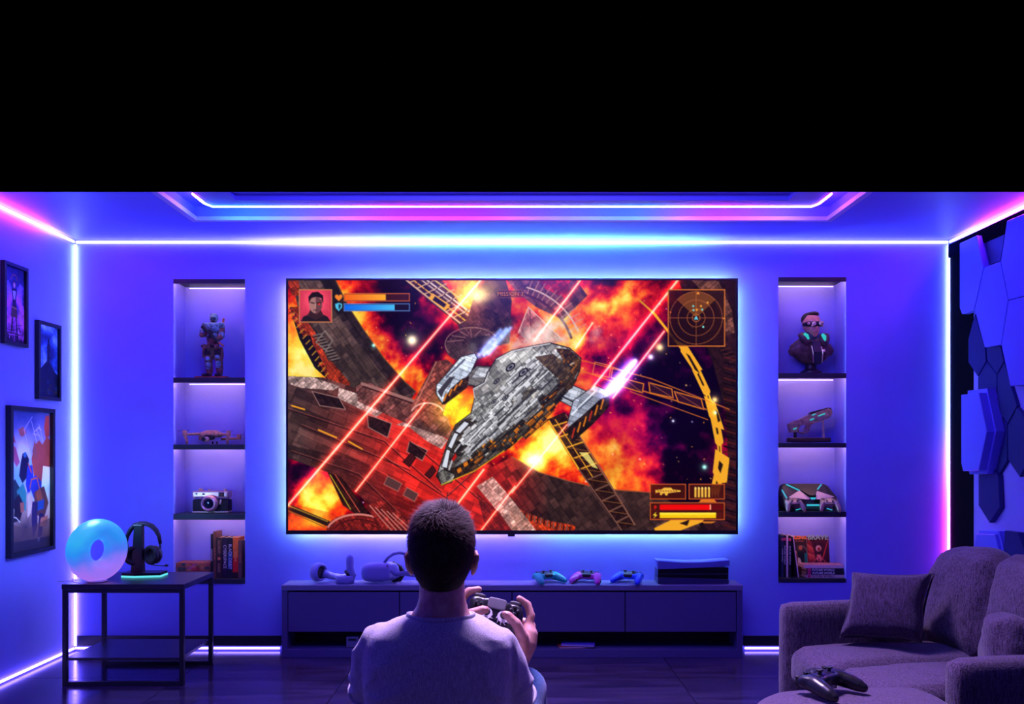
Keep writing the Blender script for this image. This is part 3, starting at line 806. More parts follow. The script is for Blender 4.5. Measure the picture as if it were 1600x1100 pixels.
    for k in range(430):
        t = r2.uniform(62, 258); l0, h0 = np.interp(t, ts_, lo), np.interp(t, ts_, hi)
        v = r2.uniform(.04, .93); u = l0 + (h0 - l0) * v
        Lb = r2.uniform(5, 17) * (1 if k > 90 else 1.5); Wb = r2.uniform(2.5, 7) * (1 if k > 90 else 1.6)
        g_ = (.80 - .30 * v + r2.uniform(-.24, .20)) if v < .62 else (.30 - .12 * v + r2.uniform(-.08, .12))
        col = np.array((g_, g_ * (.99 if v < .62 else .88), g_ * (1.02 if v < .62 else .78)))
        if v > .66 and r2.rand() < .30: col = np.array((.80, .42, .08)) * r2.uniform(.7, 1.1)
        q = [SP(t - Lb / 2, u - Wb / 2), SP(t + Lb / 2, u - Wb / 2), SP(t + Lb / 2, u + Wb / 2), SP(t - Lb / 2, u + Wb / 2)]
        c.poly(q, np.clip(col, .05, .98), .95)
        c.line(q[0], q[1], .9, np.clip(col * 1.35 + .06, 0, 1)); c.line(q[2], q[3], 1.1, np.clip(col * .25, 0, 1)); c.line(q[1], q[2], .9, np.clip(col * .4, 0, 1))
    for u_, w2, col in ((-20, 2.6, (.93, .93, .96)), (-2, 3.4, (.20, .19, .21)), (2.2, 1.4, (.86, .86, .88)), (20, 2.2, (.12, .11, .12))):
        c.path([SP(t, u_ * (.55 + .45 * min(1, t / 160))) for t in range(66, 236, 10)], w2, col, .9)
    for t, u_, L2, W2, g_ in ((196, -34, 34, 16, .72), (176, 18, 40, 16, .62), (140, -16, 30, 18, .80), (222, 4, 34, 26, .55), (110, 2, 26, 20, .68)):
        q = [SP(t - L2 / 2, u_ - W2 / 2), SP(t + L2 / 2, u_ - W2 / 2), SP(t + L2 / 2 - 4, u_ + W2 / 2), SP(t - L2 / 2 + 3, u_ + W2 / 2)]
        c.poly(q, (g_, g_, g_ * 1.03), .85, st2); c.line(q[0], q[1], 1.6, (.96, .96, .98)); c.line(q[2], q[3], 1.8, (.10, .09, .10)); c.line(SP(t - L2 / 3, u_), SP(t + L2 / 3, u_), 2.6, (.20, .19, .21))
    c.poly([SP(238, -40), SP(262, -24), SP(266, 10), SP(258, 26), SP(244, 30), SP(240, 0)], (.30, .22, .15), .9, st2)
    c.path([(776, 562), (800, 549), (836, 541), (860, 537)], 1.6, (.92, .92, .95), .9); c.path([(742, 622), (740, 608), (758, 598), (764, 582)], 1.4, (.90, .90, .94), .9)
    for (x, y, r_) in ((798, 574, 9), (818, 582, 9), (790, 622, 6), (772, 628, 5)):
        c.disc((x, y), r_, dkc, 1, r_ * .55, a_); c.disc((x, y), r_ * .72, (.56, .56, .60), 1, r_ * .34, a_); c.disc((x, y), r_ * .4, (.12, .12, .16), 1, r_ * .2, a_)
    # engine light
    d = .80
    for k, (w_, kk, col) in enumerate(((11, .8, (.45, .35, 1)), (6, 1.0, (.7, .75, 1)), (3, 1.0, (1, 1, 1)))):
        c.beam((950, 612), (985 + k * 4, 572 - k * 4), w_, col, kk)
    c.glow((962, 604), 15, (.95, .95, 1), 1.1, 9, -.8); c.glow((975, 590), 30, (.5, .2, 1), .5, 14, -.8)
    for o_ in (0, 9, 16): c.beam((748 + o_, 556 - o_ * .2), (782 + o_, 516 - o_ * .2), 3.2, (.45, .65, 1), .8)
    c.glow((762, 545), 20, (.45, .35, 1), .5, 10, -.8)
    # lasers
    red = (1, .16, .10); hot = (1, .72, .62)
    for a, b, w_ in (((752, 437), (450, 790), 2.0), ((908, 437), (836, 532), 1.7), ((926, 505), (900, 544), 1.5), ((1060, 437), (926, 606), 2.2), ((1038, 518), (958, 622), 1.6), ((664, 630), (556, 768), 1.3), ((756, 734), (706, 800), 1.8), ((805, 760), (752, 829), 1.2), ((886, 664), (800, 770), 1.0)):
        c.beam(a, b, w_ * 3.6, red, .42); c.beam(a, b, w_ * 1.3, red, .8); c.beam(a, b, w_ * .65, hot, 1.0)
    c.beam((985, 505), (985, 545), 1.6, (1, .05, .05), .7)
    for x, y, r_, col in ((644, 532, 7, (1, 1, .7)), (584, 540, 2, (.5, 1, .9)), (1031, 543, 5, (1, .85, .5)), (1017, 558, 3.4, (.8, .95, 1)), (1117, 625, 4, (1, .8, .4)), (1101, 730, 3, (.6, 1, .85)), (1118, 645, 2, (1, 1, .8)), (1052, 658, 1.5, (.9, .9, 1))):
        c.glow((x, y), r_, col, 1.1); c.glow((x, y), r_ * 2.4, col, .25)
    # contrast
    c.img = np.clip(c.img, 0, 1)
    # ------------------------------------------------------------ head-up display
    br = (.80, .50, .30); oh = (.98, .56, .12)
    c.rect(468, 453, 518.5, 503.5, (.80, .20, .30)); c.glow((493, 470), 16, (1, .5, .55), .35)
    cc = c
    for k in range(26): c.line((470 + rng.rand() * 46, 455 + rng.rand() * 40), (470 + rng.rand() * 46, 455 + rng.rand() * 40), .6, (1, .45, .5), .25)
    c.poly([(470, 503), (474, 495), (486, 490), (501, 490), (512, 495), (517, 503)], (.13, .09, .10)); c.poly([(480, 494), (486, 483), (501, 483), (506, 494), (494, 500)], (.22, .12, .13))
    c.disc((493.5, 476), 10, (.66, .46, .44), 1, 14); c.poly([(493.5, 462), (504, 470), (503, 482), (496, 492), (493.5, 492)], (.34, .18, .20), .75)
    c.poly([(483, 474), (482, 464), (488, 457), (497, 456), (505, 462), (505, 474), (502, 466), (494, 464), (487, 466)], (.12, .07, .08))
    c.line((486, 473), (491, 474), 1.6, (.14, .06, .06)); c.line((496, 474), (501, 473), 1.6, (.14, .06, .06)); c.disc((499, 475.5), 1.5, (1, .15, .1)); c.line((490, 485), (497, 485), 1.2, (.30, .14, .14)); c.line((493.5, 475), (493, 481), 1, (.80, .62, .58))
    c.frame(468, 453, 518.5, 503.5, 1.5, br)
    def heart(x, y, s_, col): c.poly([(x + s_ * 16 * math.sin(t) ** 3 / 16, y - s_ * (13 * math.cos(t) - 5 * math.cos(2 * t) - 2 * math.cos(3 * t) - math.cos(4 * t)) / 16) for t in np.linspace(0, 6.28, 30)], col)
    heart(529.5, 465, 6, (.96, .52, .14))
    c.rect(538, 459, 640, 470.5, (.26, .08, .05), .85)
    gx = np.clip((c.X - 538) / 66, 0, 1)
    c.poly([(539, 460), (603, 460), (603, 469.5), (539, 469.5)], G(gx, (.95, .38, .04), (1, .68, .12))); c.frame(538, 459, 640, 470.5, 1.2, (.86, .40, .18))
    c.poly([(524, 475), (529.5, 473.5), (535, 475), (534.5, 481), (529.5, 486.5), (524.5, 481)], (.30, .75, .90)); c.poly([(529.5, 475.5), (533, 476.5), (532.5, 480.5), (529.5, 484)], (.10, .14, .22))
    c.rect(538, 475, 640, 486, (.08, .06, .14), .85)
    gx = np.clip((c.X - 538) / 80, 0, 1)
    c.poly([(539, 476), (617, 476), (617, 485), (539, 485)], G(gx, (.06, .40, .92), (.28, .74, .95))); c.frame(538, 475, 640, 486, 1.2, (.38, .55, .85))
    # radar
    c.rect(1044.5, 453, 1132.5, 541, (.15, .05, .05), .80); c.frame(1044.5, 453, 1132.5, 541, 1.6, (.86, .46, .16))
    ctr = (1088, 497)
    c.poly([ctr] + [(1088 + 41 * math.cos(t), 497 + 41 * math.sin(t)) for t in np.linspace(-2.38, -.76, 14)], (.72, .40, .14), .50)
    for r_ in (6, 14, 28, 41): c.circle(ctr, r_, .9, (.78, .42, .20), .75)
    c.line((1046, 497), (1131, 497), .9, (.78, .42, .20), .8); c.line((1088, 455), (1088, 540), .9, (.78, .42, .20), .8)
    for x, y, col in ((1083.5, 478.5, (.45, .85, .80)), (1084, 485, (.45, .85, .80)), (1097.5, 484, (.45, .85, .80)), (1099, 511, (.55, .95, .90)), (1089, 484.5, (1, .65, .2)), (1095.5, 478.5, (1, .65, .2)), (1106, 473, (1, .65, .2))):
        c.disc((x, y), 1.6, col)
    c.poly([(1091, 455.5), (1093.5, 460), (1088.5, 460)], (1, .60, .2)); c.poly([(1088, 493.5), (1091.5, 500.5), (1088, 499), (1084.5, 500.5)], (.35, .85, .95)); c.disc((1048, 488), 1.2, (1, .4, .1)); c.disc((1131, 498), 1.2, (1, .6, .2))
    # mission plate
    c.rect(780, 454, 818, 465, (.20, .08, .06), .55); c.line((780, 454), (818, 454), .8, (.7, .35, .2), .8); c.line((780, 465), (818, 465), .8, (.7, .35, .2), .8)
    # weapon boxes
    for x0, y0, x1, y1 in ((1016.5, 757, 1071.5, 780), (1077, 757, 1132, 780), (1016.5, 786, 1132, 812)):
        c.rect(x0, y0, x1, y1, (.28, .07, .03), .88); c.frame(x0, y0, x1, y1, 1.4, (.80, .34, .14))
    gold = (.96, .72, .25)
    c.poly([(1024, 766), (1034, 765), (1038, 762), (1049, 762), (1051, 765), (1064, 766.5), (1064, 768.5), (1050, 770), (1044, 771), (1043, 774.5), (1039.5, 774.5), (1039, 771), (1036, 771), (1034, 774), (1031, 774), (1032, 770), (1026, 770), (1025, 772)], gold)
    for k in range(8): c.line((1028 + k * 4, 767), (1030 + k * 4, 768), .9, (.35, .12, .05))
    for k in range(5): c.rect(1085.5 + k * 5.2, 763, 1088.7 + k * 5.2, 777.5, gold); c.disc((1087.1 + k * 5.2, 763), 1.6, (1, .85, .45), 1, 2)
    for k in range(3): c.rect(1112 + k * 4.6, 764, 1114.4 + k * 4.6, 777, (.42, .16, .08))
    c.poly([(1092, 785), (1096, 780.5), (1116, 780.5), (1120, 785)], (.88, .46, .12)); c.poly([(1096, 815), (1120, 815), (1112, 818), (1100, 818)], (.9, .5, .12))
    c.rect(1031, 788.5, 1110, 797, (.94, .04, .02)); c.rect(1109, 788.5, 1111.5, 796.5, (1, .62, .50)); c.rect(1031, 801, 1119, 809.5, (.98, .78, .04)); c.rect(1031, 801, 1119, 804.5, (1, .90, .25))
    c.rect(1112, 788.5, 1130, 797, (.40, .04, .03)); c.rect(1120, 801, 1130, 809.5, (.34, .08, .04))
    c.poly([(1026, 788), (1021, 793), (1024, 793), (1021.5, 798), (1027, 792), (1024, 792)], (.95, .10, .05)); c.poly([(1026, 800), (1020.5, 805.5), (1024, 805.5), (1021, 811), (1027.5, 804.5), (1024, 804.5)], (1, .86, .2))
    return c

tvc = at(800, 635, YT)
tv = thing('television', 'huge flat television on the back wall showing a fiery space battle game', 'television', (tvc.x, YT, tvc.z))
def tl(px, py, dy=0.0):
    p = at(px, py, YT); return Vector((p.x - tvc.x, dy, p.z - tvc.z))
M_BEZ = mat('tv_bezel', (0.010, 0.009, 0.010), 0.35)
a, b_ = tl(447, 435), tl(1153, 835)
MB().span((a.x, 0.006, b_.z), (b_.x, 0.034, a.z), 0.003).build('back_housing', M_BEZ, tv)
e = MB()
i0, i1 = tl(450.3, 438.3), tl(1149.7, 828.7)
e.span((a.x, -0.004, i0.z), (b_.x, 0.008, a.z), 0.001); e.span((a.x, -0.004, b_.z), (b_.x, 0.008, i1.z), 0.001)
e.span((a.x, -0.004, i1.z), (i0.x, 0.008, i0.z), 0.001); e.span((i1.x, -0.004, i1.z), (b_.x, 0.008, i0.z), 0.001)
e.build('bezel', M_BEZ, tv)
s0, s1 = tl(450, 438), tl(1150, 829)
scr = paint_screen().surface('screen', vcol_mat('screen_picture', emission=1.0, rough=0.25), (s0.x, 0.0, s0.z), (s1.x - s0.x, 0, 0), (0, 0, s1.z - s0.z), tv)
scr['label'] = 'lit screen with a silver starship among red lasers and flames'
q = tl(799, 836); MB().span((q.x - 0.022, -0.004, q.z - 0.010), (q.x + 0.022, 0.012, q.z + 0.006), 0.002).build('sensor_tab', M_BEZ, tv)
t = tl(798.5, 459.5, -0.0008)
text_mesh('lettering', 'MISSION 3.', 0.036, emit('hud_text', hexc('c8703a'), 1.0), tv, t, (math.pi / 2, 0, 0), sx=1.0, extrude=0.0002)
# wall mount and backlight strips behind the set
MB().span((-0.35, 0.034, -0.22), (0.35, YW - YT, 0.22), 0.004).build('wall_mount', M_BEZ, tv)
TB = 120.0
CY2 = (.30, .66, 1); LV2 = (.62, .52, 1)
zb0, zt0 = b_.z + 0.035, a.z - 0.035
xl0, xr0 = a.x + 0.035, b_.x - 0.035
for pts, cols in (([(xl0, .046, zb0), (xr0, .046, zb0)], [(0, CY2, TB), (.12, LV2, TB), (.3, LV2, TB * 1.2), (.5, (.45, .28, 1), TB), (.62, CY2, TB), (1, CY2, TB)]),
                  ([(xl0, .046, zt0), (xr0, .046, zt0)], [(0, BLUE, TB), (.3, CY2, TB), (1, CY2, TB)]),
                  ([(xl0, .046, zb0), (xl0, .046, zt0)], [(0, CY2, TB), (1, LV2, TB)]),
                  ([(xr0, .046, zb0), (xr0, .046, zt0)], [(0, CY2, TB), (1, CY2, TB)])):
    led('backlight_strip', [Vector(p) + tv.location for p in pts], cols, 0.007, None, tv)
# ================================================================== more helpers
def remesh(mb, voxel, smooth=4, factor=0.5, dec=None):
    """fuse overlapping solids into one continuous skin; returns (vertices, faces) as a new MB"""
    me = bpy.data.meshes.new('tmp'); me.from_pydata([tuple(p) for p in mb.v], [], mb.f)
    bm = bmesh.new(); bm.from_mesh(me); bmesh.ops.recalc_face_normals(bm, faces=bm.faces); bm.to_mesh(me); bm.free()
    o = bpy.data.objects.new('tmp', me); COL.objects.link(o)
    m1 = o.modifiers.new('r', 'REMESH'); m1.mode = 'VOXEL'; m1.voxel_size = voxel; m1.use_smooth_shade = True
    if smooth:
        m2 = o.modifiers.new('s', 'SMOOTH'); m2.iterations = smooth; m2.factor = factor
    if dec:
        m3 = o.modifiers.new('d', 'DECIMATE'); m3.ratio = dec
    dg = bpy.context.evaluated_depsgraph_get()
    ev = bpy.data.meshes.new_from_object(o.evaluated_get(dg))
    out = MB()
    out.v = [v.co.copy() for v in ev.vertices]; out.f = [list(p.vertices) for p in ev.polygons]
    bpy.data.objects.remove(o); bpy.data.meshes.remove(me); bpy.data.meshes.remove(ev)
    return out

def RM(rx=0, ry=0, rz=0): return Euler((math.radians(rx), math.radians(ry), math.radians(rz))).to_matrix().to_4x4()
def T(*p): return Matrix.Translation(Vector(p))
def rounded(mb, c, size, e=0.35, n=20, m=12, M=None):
    """superellipsoid block"""
    sp = lambda a, k: math.copysign(abs(a) ** k, a)
    rings = []
    for i in range(m + 1):
        t = -math.pi / 2 + math.pi * i / m
        cz, sz = sp(math.cos(t), e), sp(math.sin(t), e)
        ring = []
        for k in range(n):
            a = 2 * math.pi * k / n
            p = Vector((size[0] / 2 * max(cz, 1e-3) * sp(math.cos(a), e), size[1] / 2 * max(cz, 1e-3) * sp(math.sin(a), e), size[2] / 2 * sz))
            ring.append((M @ p if M else p) + Vector(c))
        rings.append(ring)
    return mb.ring_loft(rings)
def arc(c, r, a0, a1, n, plane='xz', ry=None):
    ry = ry or r; out = []
    for k in range(n + 1):
        a = math.radians(a0 + (a1 - a0) * k / n)
        u, v = r * math.cos(a), ry * math.sin(a)
        d = {'xz': (u, 0, v), 'xy': (u, v, 0), 'yz': (0, u, v)}[plane]
        out.append(Vector(c) + Vector(d))
    return out
def copy_tree(o, parent=None):
    c = o.copy(); COL.objects.link(c)
    if parent is not None: c.parent = parent
    for ch in [x for x in o.children]: copy_tree(ch, c)
    return c

# ================================================================== NICHE SHELVES
SHELF_ROWS = [[(436, 443), (590, 598), (694.5, 702.5), (803, 812), (905, 912)], [(433, 440), (583, 591), (692, 699.5), (799.5, 808), (904, 910)]]
NAMES = ['top board', 'shelf under the figurine', 'shelf under the drone', 'shelf under the camera', 'bottom shelf under the books'], ['top board', 'shelf under the bust', 'shelf under the toy blaster', 'shelf under the retro games machine', 'bottom shelf under the magazines']
SH_TOP = [[], []]
for ni, rows in enumerate(SHELF_ROWS):
    x0, x1, z0, z1 = NICHES[ni]
    for k, (ya, yb) in enumerate(rows):
        zt_, zb_ = wz(ya), wz(yb)
        if k == 4: zb_ = z0 + 0.001
        if k == 0: zt_ = z1 - 0.001
        SH_TOP[ni].append(zt_)
        cx_ = (x0 + x1) / 2
        side = 'left' if ni == 0 else 'right'
        o = thing('wall_shelf', 'dark %s in the %s wall niche' % (NAMES[ni][k], side), 'shelf', (cx_, YW, zb_), group='dark shelves in the wall niches')
        w2 = (x1 - x0) / 2 - 0.0015
        MB().span((-w2, -0.006, 0), (w2, 0.010, zt_ - zb_), 0.0015).build('front_lip', M_SHELF, o)
        MB().span((-w2, 0.010, 0.014), (w2, ND - 0.002, zt_ - zb_), 0.0).build('board', M_SHELF, o)
        if k < 4:
            led('light_strip', [(x0 + 0.03, YW + ND - 0.009, zb_ + 0.004), (x1 - 0.012, YW + ND - 0.009, zb_ + 0.004)], [(0, (.85, .45, 1), 1.6), (1, (.9, .5, 1), 2.4)], 0.0032, None, o)
            led('light_strip', [(x0 + 0.02, YW + 0.018, zb_ + 0.0085), (x1 - 0.02, YW + 0.018, zb_ + 0.0085)], [(0, (1, .56, .55), 58), (1, (1, .56, .55), 58)], 0.004, None, o)  # hidden warm strip, added to brighten the shelf things from the front

# ================================================================== MEDIA CONSOLE
M_CON = mat('console_lacquer', (0.085, 0.07, 0.20), 0.42, bump=0.03, bscale=40)
M_CONT = mat('console_top', (0.17, 0.16, 0.28), 0.33)
M_CIN = mat('console_inside', (0.012, 0.011, 0.02), 0.7)
YC = 5.005
def cxp(px): return (px - 800) * YC / F
def czp(py): return CZ - (py - HY) * YC / F
con = thing('media_console', 'long low lacquered media console standing under the television', 'console', (0, YC, 0))
X0, X1 = cxp(439.5), cxp(1161); ZT = czp(914.4)
yb = YW - YC - 0.002
MB().span((X0, 0, czp(923)), (X1, yb, ZT), 0.004).build('top', M_CONT, con)
for xa_, xb_ in ((X0 + .002, cxp(449)), (cxp(1151.5), X1 - .002)):
    MB().span((xa_, 0.004, czp(1015)), (xb_, yb, czp(923)), 0.002).build('side_panel', M_CON, con)
MB().span((X0 + .001, 0.002, 0.0), (X1 - .001, yb, czp(1014.5)), 0.003).build('plinth', M_CON, con)
MB().span((X0 + .03, yb - 0.012, czp(1014)), (X1 - .03, yb - 0.001, czp(923))).build('back_panel', M_CIN, con)
MB().span((X0 + .03, 0.016, czp(988) - 0.001), (X1 - .03, yb - .012, czp(988) + 0.008)).build('inner_shelf', M_CIN, con)
ds = [449.5, 624, 800, 977, 1151]
for i in range(4):
    MB().span((cxp(ds[i] + .7), 0.003, czp(987.5)), (cxp(ds[i + 1] - .7), 0.020, czp(925.5)), 0.002).build('door', M_CON, con)
ZCT = ZT                                          # height of the console top

# things in the open compartment
bx_ = thing('set_top_box', 'small dark box inside the left end of the console compartment', 'box', (cxp(549), YC + .05, czp(1014) + .0005))
MB().box((0, .03, .034), (.075, .10, .067), None, .004).build('case', M_CONT, bx_)
MB().box((0.0, -.0215, .050), (.05, .003, .012), None, .001).build('front_slot', M_CIN, bx_)
pz = czp(1014) + .0005
for k, (px, w_, d_, rz, col, lab) in enumerate(((900, .21, .11, 4, 'b0503c', 'flat red-brown magazine lying open-edged on the compartment floor'), (905, .20, .10, -9, '6a5ad0', 'flat lilac magazine lying on the red-brown one inside the console'))):
    mg = thing('magazine', lab, 'magazine', (cxp(px), YC + .07, pz + k * .011), (0, 0, math.radians(rz)), 'magazines inside the console')
    MB().box((0, 0, .0052), (w_, d_, .007)).build('pages', mat('paper', (.6, .55, .6), .8), mg)
    for zz in (.0010, .0094): MB().box((0, 0, zz), (w_ + .004, d_ + .004, .0016)).build('cover', mat('magazine_cover', hexc(col), .4), mg)
# ================================================================== SIDE TABLE
M_TAB = mat('black_wood_top', (0.020, 0.017, 0.028), 0.30, bump=0.05, bscale=30, var=.2, vscale=14)
M_STEEL = mat('black_steel_frame', (0.010, 0.010, 0.014), 0.38)
tx0, tx1, ty0, ty1, tz = -2.413, -1.762, 4.407, 4.853, 0.546
tb = thing('side_table', 'black square-framed side table with a lower shelf in the left corner', 'table', ((tx0 + tx1) / 2, (ty0 + ty1) / 2, 0))
hx, hy = (tx1 - tx0) / 2, (ty1 - ty0) / 2
MB().span((-hx - .002, -hy - .002, tz - .028), (hx + .002, hy + .002, tz), .002).build('table_top', M_TAB, tb)
MB().span((-hx + .020, -hy + .006, .135), (hx - .020, hy - .006, .151), .001).build('lower_shelf', M_TAB, tb)
fw = 0.023
for sx in (-1, 1):
    for sy in (-1, 1):
        MB().box((sx * (hx - fw / 2), sy * (hy - fw / 2), (tz - .028) / 2), (fw, fw, tz - .0285), None, .0015).build('leg', M_STEEL, tb)
for sy in (-1, 1):
    MB().box((0, sy * (hy - fw / 2), fw / 2), (2 * hx - 2 * fw, fw, fw), None, .0015).build('bottom_rail', M_STEEL, tb)
    MB().box((0, sy * (hy - fw / 2), tz - .028 - .010), (2 * hx - 2 * fw, fw, .018), None, .001).build('top_rail', M_STEEL, tb)

# ring lamp ------------------------------------------------------------------
ly = 4.50; lr = .114; lm = .057
lp = at(152, 857, ly)
yaw = math.radians(62)
lamp = thing('ring_lamp', 'glowing frosted ring lamp in blue and pink on the side table', 'lamp', (lp.x, ly, tz + .001), (0, 0, yaw))
m, nt, b = new_mat('frosted_glowing_acrylic')
tc = nt.nodes.new('ShaderNodeTexCoord'); sp_ = nt.nodes.new('ShaderNodeSeparateXYZ'); nt.links.new(tc.outputs['Object'], sp_.inputs[0])
nz = nt.nodes.new('ShaderNodeTexNoise'); nz.inputs['Scale'].default_value = 5; nt.links.new(tc.outputs['Object'], nz.inputs['Vector'])
md = nt.nodes.new('ShaderNodeMath'); md.operation = 'MULTIPLY_ADD'; md.inputs[1].default_value = .30; nt.links.new(nz.outputs['Fac'], md.inputs[0])
mx = nt.nodes.new('ShaderNodeMath'); mx.operation = 'MULTIPLY_ADD'; mx.inputs[1].default_value = -.35; nt.links.new(sp_.outputs['X'], mx.inputs[0]); nt.links.new(sp_.outputs['Z'], mx.inputs[2]); nt.links.new(mx.outputs[0], md.inputs[2])
mr = nt.nodes.new('ShaderNodeMapRange'); mr.inputs['From Min'].default_value = .10; mr.inputs['From Max'].default_value = .52; nt.links.new(md.outputs[0], mr.inputs['Value'])
rp = nt.nodes.new('ShaderNodeValToRGB')
el = rp.color_ramp.elements
el[0].position = 0.0; el[0].color = (*hexc('9a62f6'), 1); el[1].position = 1.0; el[1].color = (*hexc('3cb4f6'), 1)
for p_, h_ in ((.16, 'b070f4'), (.30, '9a74f8'), (.46, '4c78f8'), (.62, '2890f6'), (.80, '30b0f4')):
    e_ = el.new(p_); e_.color = (*hexc(h_), 1)
nt.links.new(mr.outputs[0], rp.inputs[0]); nt.links.new(rp.outputs[0], b.inputs['Emission Color'])
b.inputs['Emission Strength'].default_value = 0.92
b.inputs['Base Color'].default_value = (.02, .025, .05, 1); setin(b, Roughness=.42)
M_LAMP = m
mb = MB(); rings = []
for i in range(64):
    a = 2 * math.pi * i / 64
    cdir = Vector((math.cos(a), 0, math.sin(a)))
    ring = []
    for k in range(28):
        t = 2 * math.pi * k / 28
        ring.append(Vector((0, 0, lr + lm)) + cdir * (lr + lm * math.cos(t) * 1.0) + Vector((0, lm * 1.15 * math.sin(t), 0)))
    rings.append(ring)
mb.ring_loft(rings, closed=True).build('ring_shade', M_LAMP, lamp, smooth='all')
MB().lathe([(.05, 0), (.052, .003), (.045, .009), (.03, .010)], n=28).build('base', mat('clear_base', (.55, .55, .75), .2), lamp)
MB().tube([(-.05, .0, .004), (-.10, .01, .003), (-.12, .04, .014), (-.10, .07, .022), (-.06, .085, .010), (-.07, .12, .003), (-.12, .16, .003)], .0022, 6).build('cable', mat('white_cable', (.6, .6, .7), .5), lamp, smooth='all')
pl = bpy.data.lights.new('ring_lamp_light', 'POINT'); pl.energy = 7.0; pl.color = (.20, .42, 1.0); pl.shadow_soft_size = .05
po = bpy.data.objects.new('bulb_light', pl); COL.objects.link(po); po.location = (-.03, -.02, .40); po.parent = lamp

# headset stand + headset ---------------------------------------------------
hy_ = 4.70
hp = at(219, 898, hy_); hx_ = hp.x
M_BLK = mat('black_plastic', (.008, .008, .010), .36)
M_BLK2 = mat('black_leather', (.012, .012, .014), .6, bump=.1, bscale=120)
M_TEAL = emit('teal_glow', hexc('58d0d8'), 1.3)
k_ = hy_ / F
def H(px, py, dy=0.0): return Vector(((px - 219) * k_, dy, (898 - py) * k_))
hs = thing('headset_stand', 'black headset stand with a teal glowing foot on the side table', 'stand', (hx_, hy_, tz + .0005))
MB().prism([(-.078, -.06, .010), (.0, -.075, .010), (.135, -.05, .010), (.135, .05, .010), (-.078, .05, .010)], (0, 0, .014)).build('foot', M_BLK, hs)
MB().prism([(-.080, -.062, .0), (.0, -.078, .0), (.137, -.052, .0), (.137, .052, .0), (-.080, .052, .0)], (0, 0, .010)).build('glowing_edge', M_TEAL, hs)
MB().ring_loft([[H(px0, py, -.022), H(px1, py, -.022), H(px1, py, .012), H(px0, py, .012)] for px0, px1, py in ((207, 225.5, 893), (208.5, 224.5, 870), (210.5, 224, 845), (212, 224, 822), (212, 224, 818))]).build('post', M_BLK, hs)
MB().box(H(218, 819, -.005), (.055, .045, .010), None, .004).build('cradle', M_BLK, hs)
M_HP = mat('headset_plastic', (.010, .010, .013), .3)
hd = thing('gaming_headset', 'black over-ear headset with boom microphone hanging on its stand', 'headset', (hx_, hy_, tz + .0005))
bandp = [H(x, y) for x, y in ((197, 846), (199, 836), (204, 826), (211, 819), (219, 816.3), (228, 816.5), (237, 820), (244, 827), (248.5, 836), (250.5, 848))]
MB().tube(bandp, [.013, .016, .019, .021, .021, .021, .021, .019, .016, .013], 10, flat=.62, up=(1, 0, 0)).build('headband', M_BLK2, hd, smooth='all')
for xx, yy, yw, sg in ((209, 866, 38, -1), (239.5, 865, -28, 1)):
    M_ = T(*H(xx, yy, -.005)) @ RM(0, 0, yw)
    c_ = MB().lathe([(.020, -.030), (.046, -.028), (.052, -.018), (.052, -.004), (.050, .0)], n=28, M=M_ @ RM(90 if sg > 0 else 90, 0, 0)).build('ear_cup', M_HP, hd, smooth=True)
    MB().lathe([(.030, .0), (.050, -.001), (.056, .010), (.054, .022), (.044, .026), (.030, .018), (.028, .004)], n=28, M=M_ @ RM(90, 0, 0)).build('ear_cushion', M_BLK2, c_, smooth='all')
    MB().lathe([(.0, -.033), (.030, -.033), (.036, -.029)], n=24, M=M_ @ RM(90, 0, 0)).build('cap_ring', mat('grey_ring', (.08, .08, .11), .3), c_, smooth=True)
MB().tube([H(250, 846), H(250.5, 852), H(250, 858)], [.009, .010, .008], 8, flat=.5).build('slider', mat('grey_slider', (.10, .10, .13), .3, .5), hd, smooth=True)
MB().tube([H(198, 844), H(199, 851), H(202, 858)], [.009, .010, .008], 8, flat=.5).build('slider', mat('grey_slider', (.10, .10, .13), .3, .5), hd, smooth=True)
MB().tube([H(236, 879, -.02), H(246, 880.4, -.03), H(258, 881.2, -.03), H(263, 881, -.03)], [.0035, .0028, .0028, .004], 8).ball(H(263.5, 880.8, -.03), (.012, .007, .007)).build('boom_microphone', M_BLK, hd, smooth='all')

# ================================================================== POSTERS
M_FRM = mat('black_picture_frame', (.012, .012, .020), .35)
def poster(name, label, y0, y1, z0, z1, paint, fw_=.020, dp=.026):
    th = thing(name, label, 'poster', (XL, (y0 + y1) / 2, z0), group='framed posters on the left wall')
    w_ = y1 - y0; h_ = z1 - z0
    for nm, a_, b2 in (('frame_rail', (0, -w_ / 2, 0), (dp, w_ / 2, fw_)), ('frame_rail', (0, -w_ / 2, h_ - fw_), (dp, w_ / 2, h_)), ('frame_stile', (0, -w_ / 2, fw_), (dp, -w_ / 2 + fw_, h_ - fw_)), ('frame_stile', (0, w_ / 2 - fw_, fw_), (dp, w_ / 2, h_ - fw_))):
        MB().span(a_, b2, .002).build(nm, M_FRM, th)
    MB().span((.001, -w_ / 2 + .005, .005), (.010, w_ / 2 - .005, h_ - .005)).build('backing', M_FRM, th)
    c = paint()
    c.surface('print', vcol_mat('poster_print', 0, .35), (.0106, -w_ / 2 + fw_ - .002, h_ - fw_ + .002), (0, w_ - 2 * fw_ + .004, 0), (0, 0, -(h_ - 2 * fw_ + .004)), th, gain=1.8)
    return th
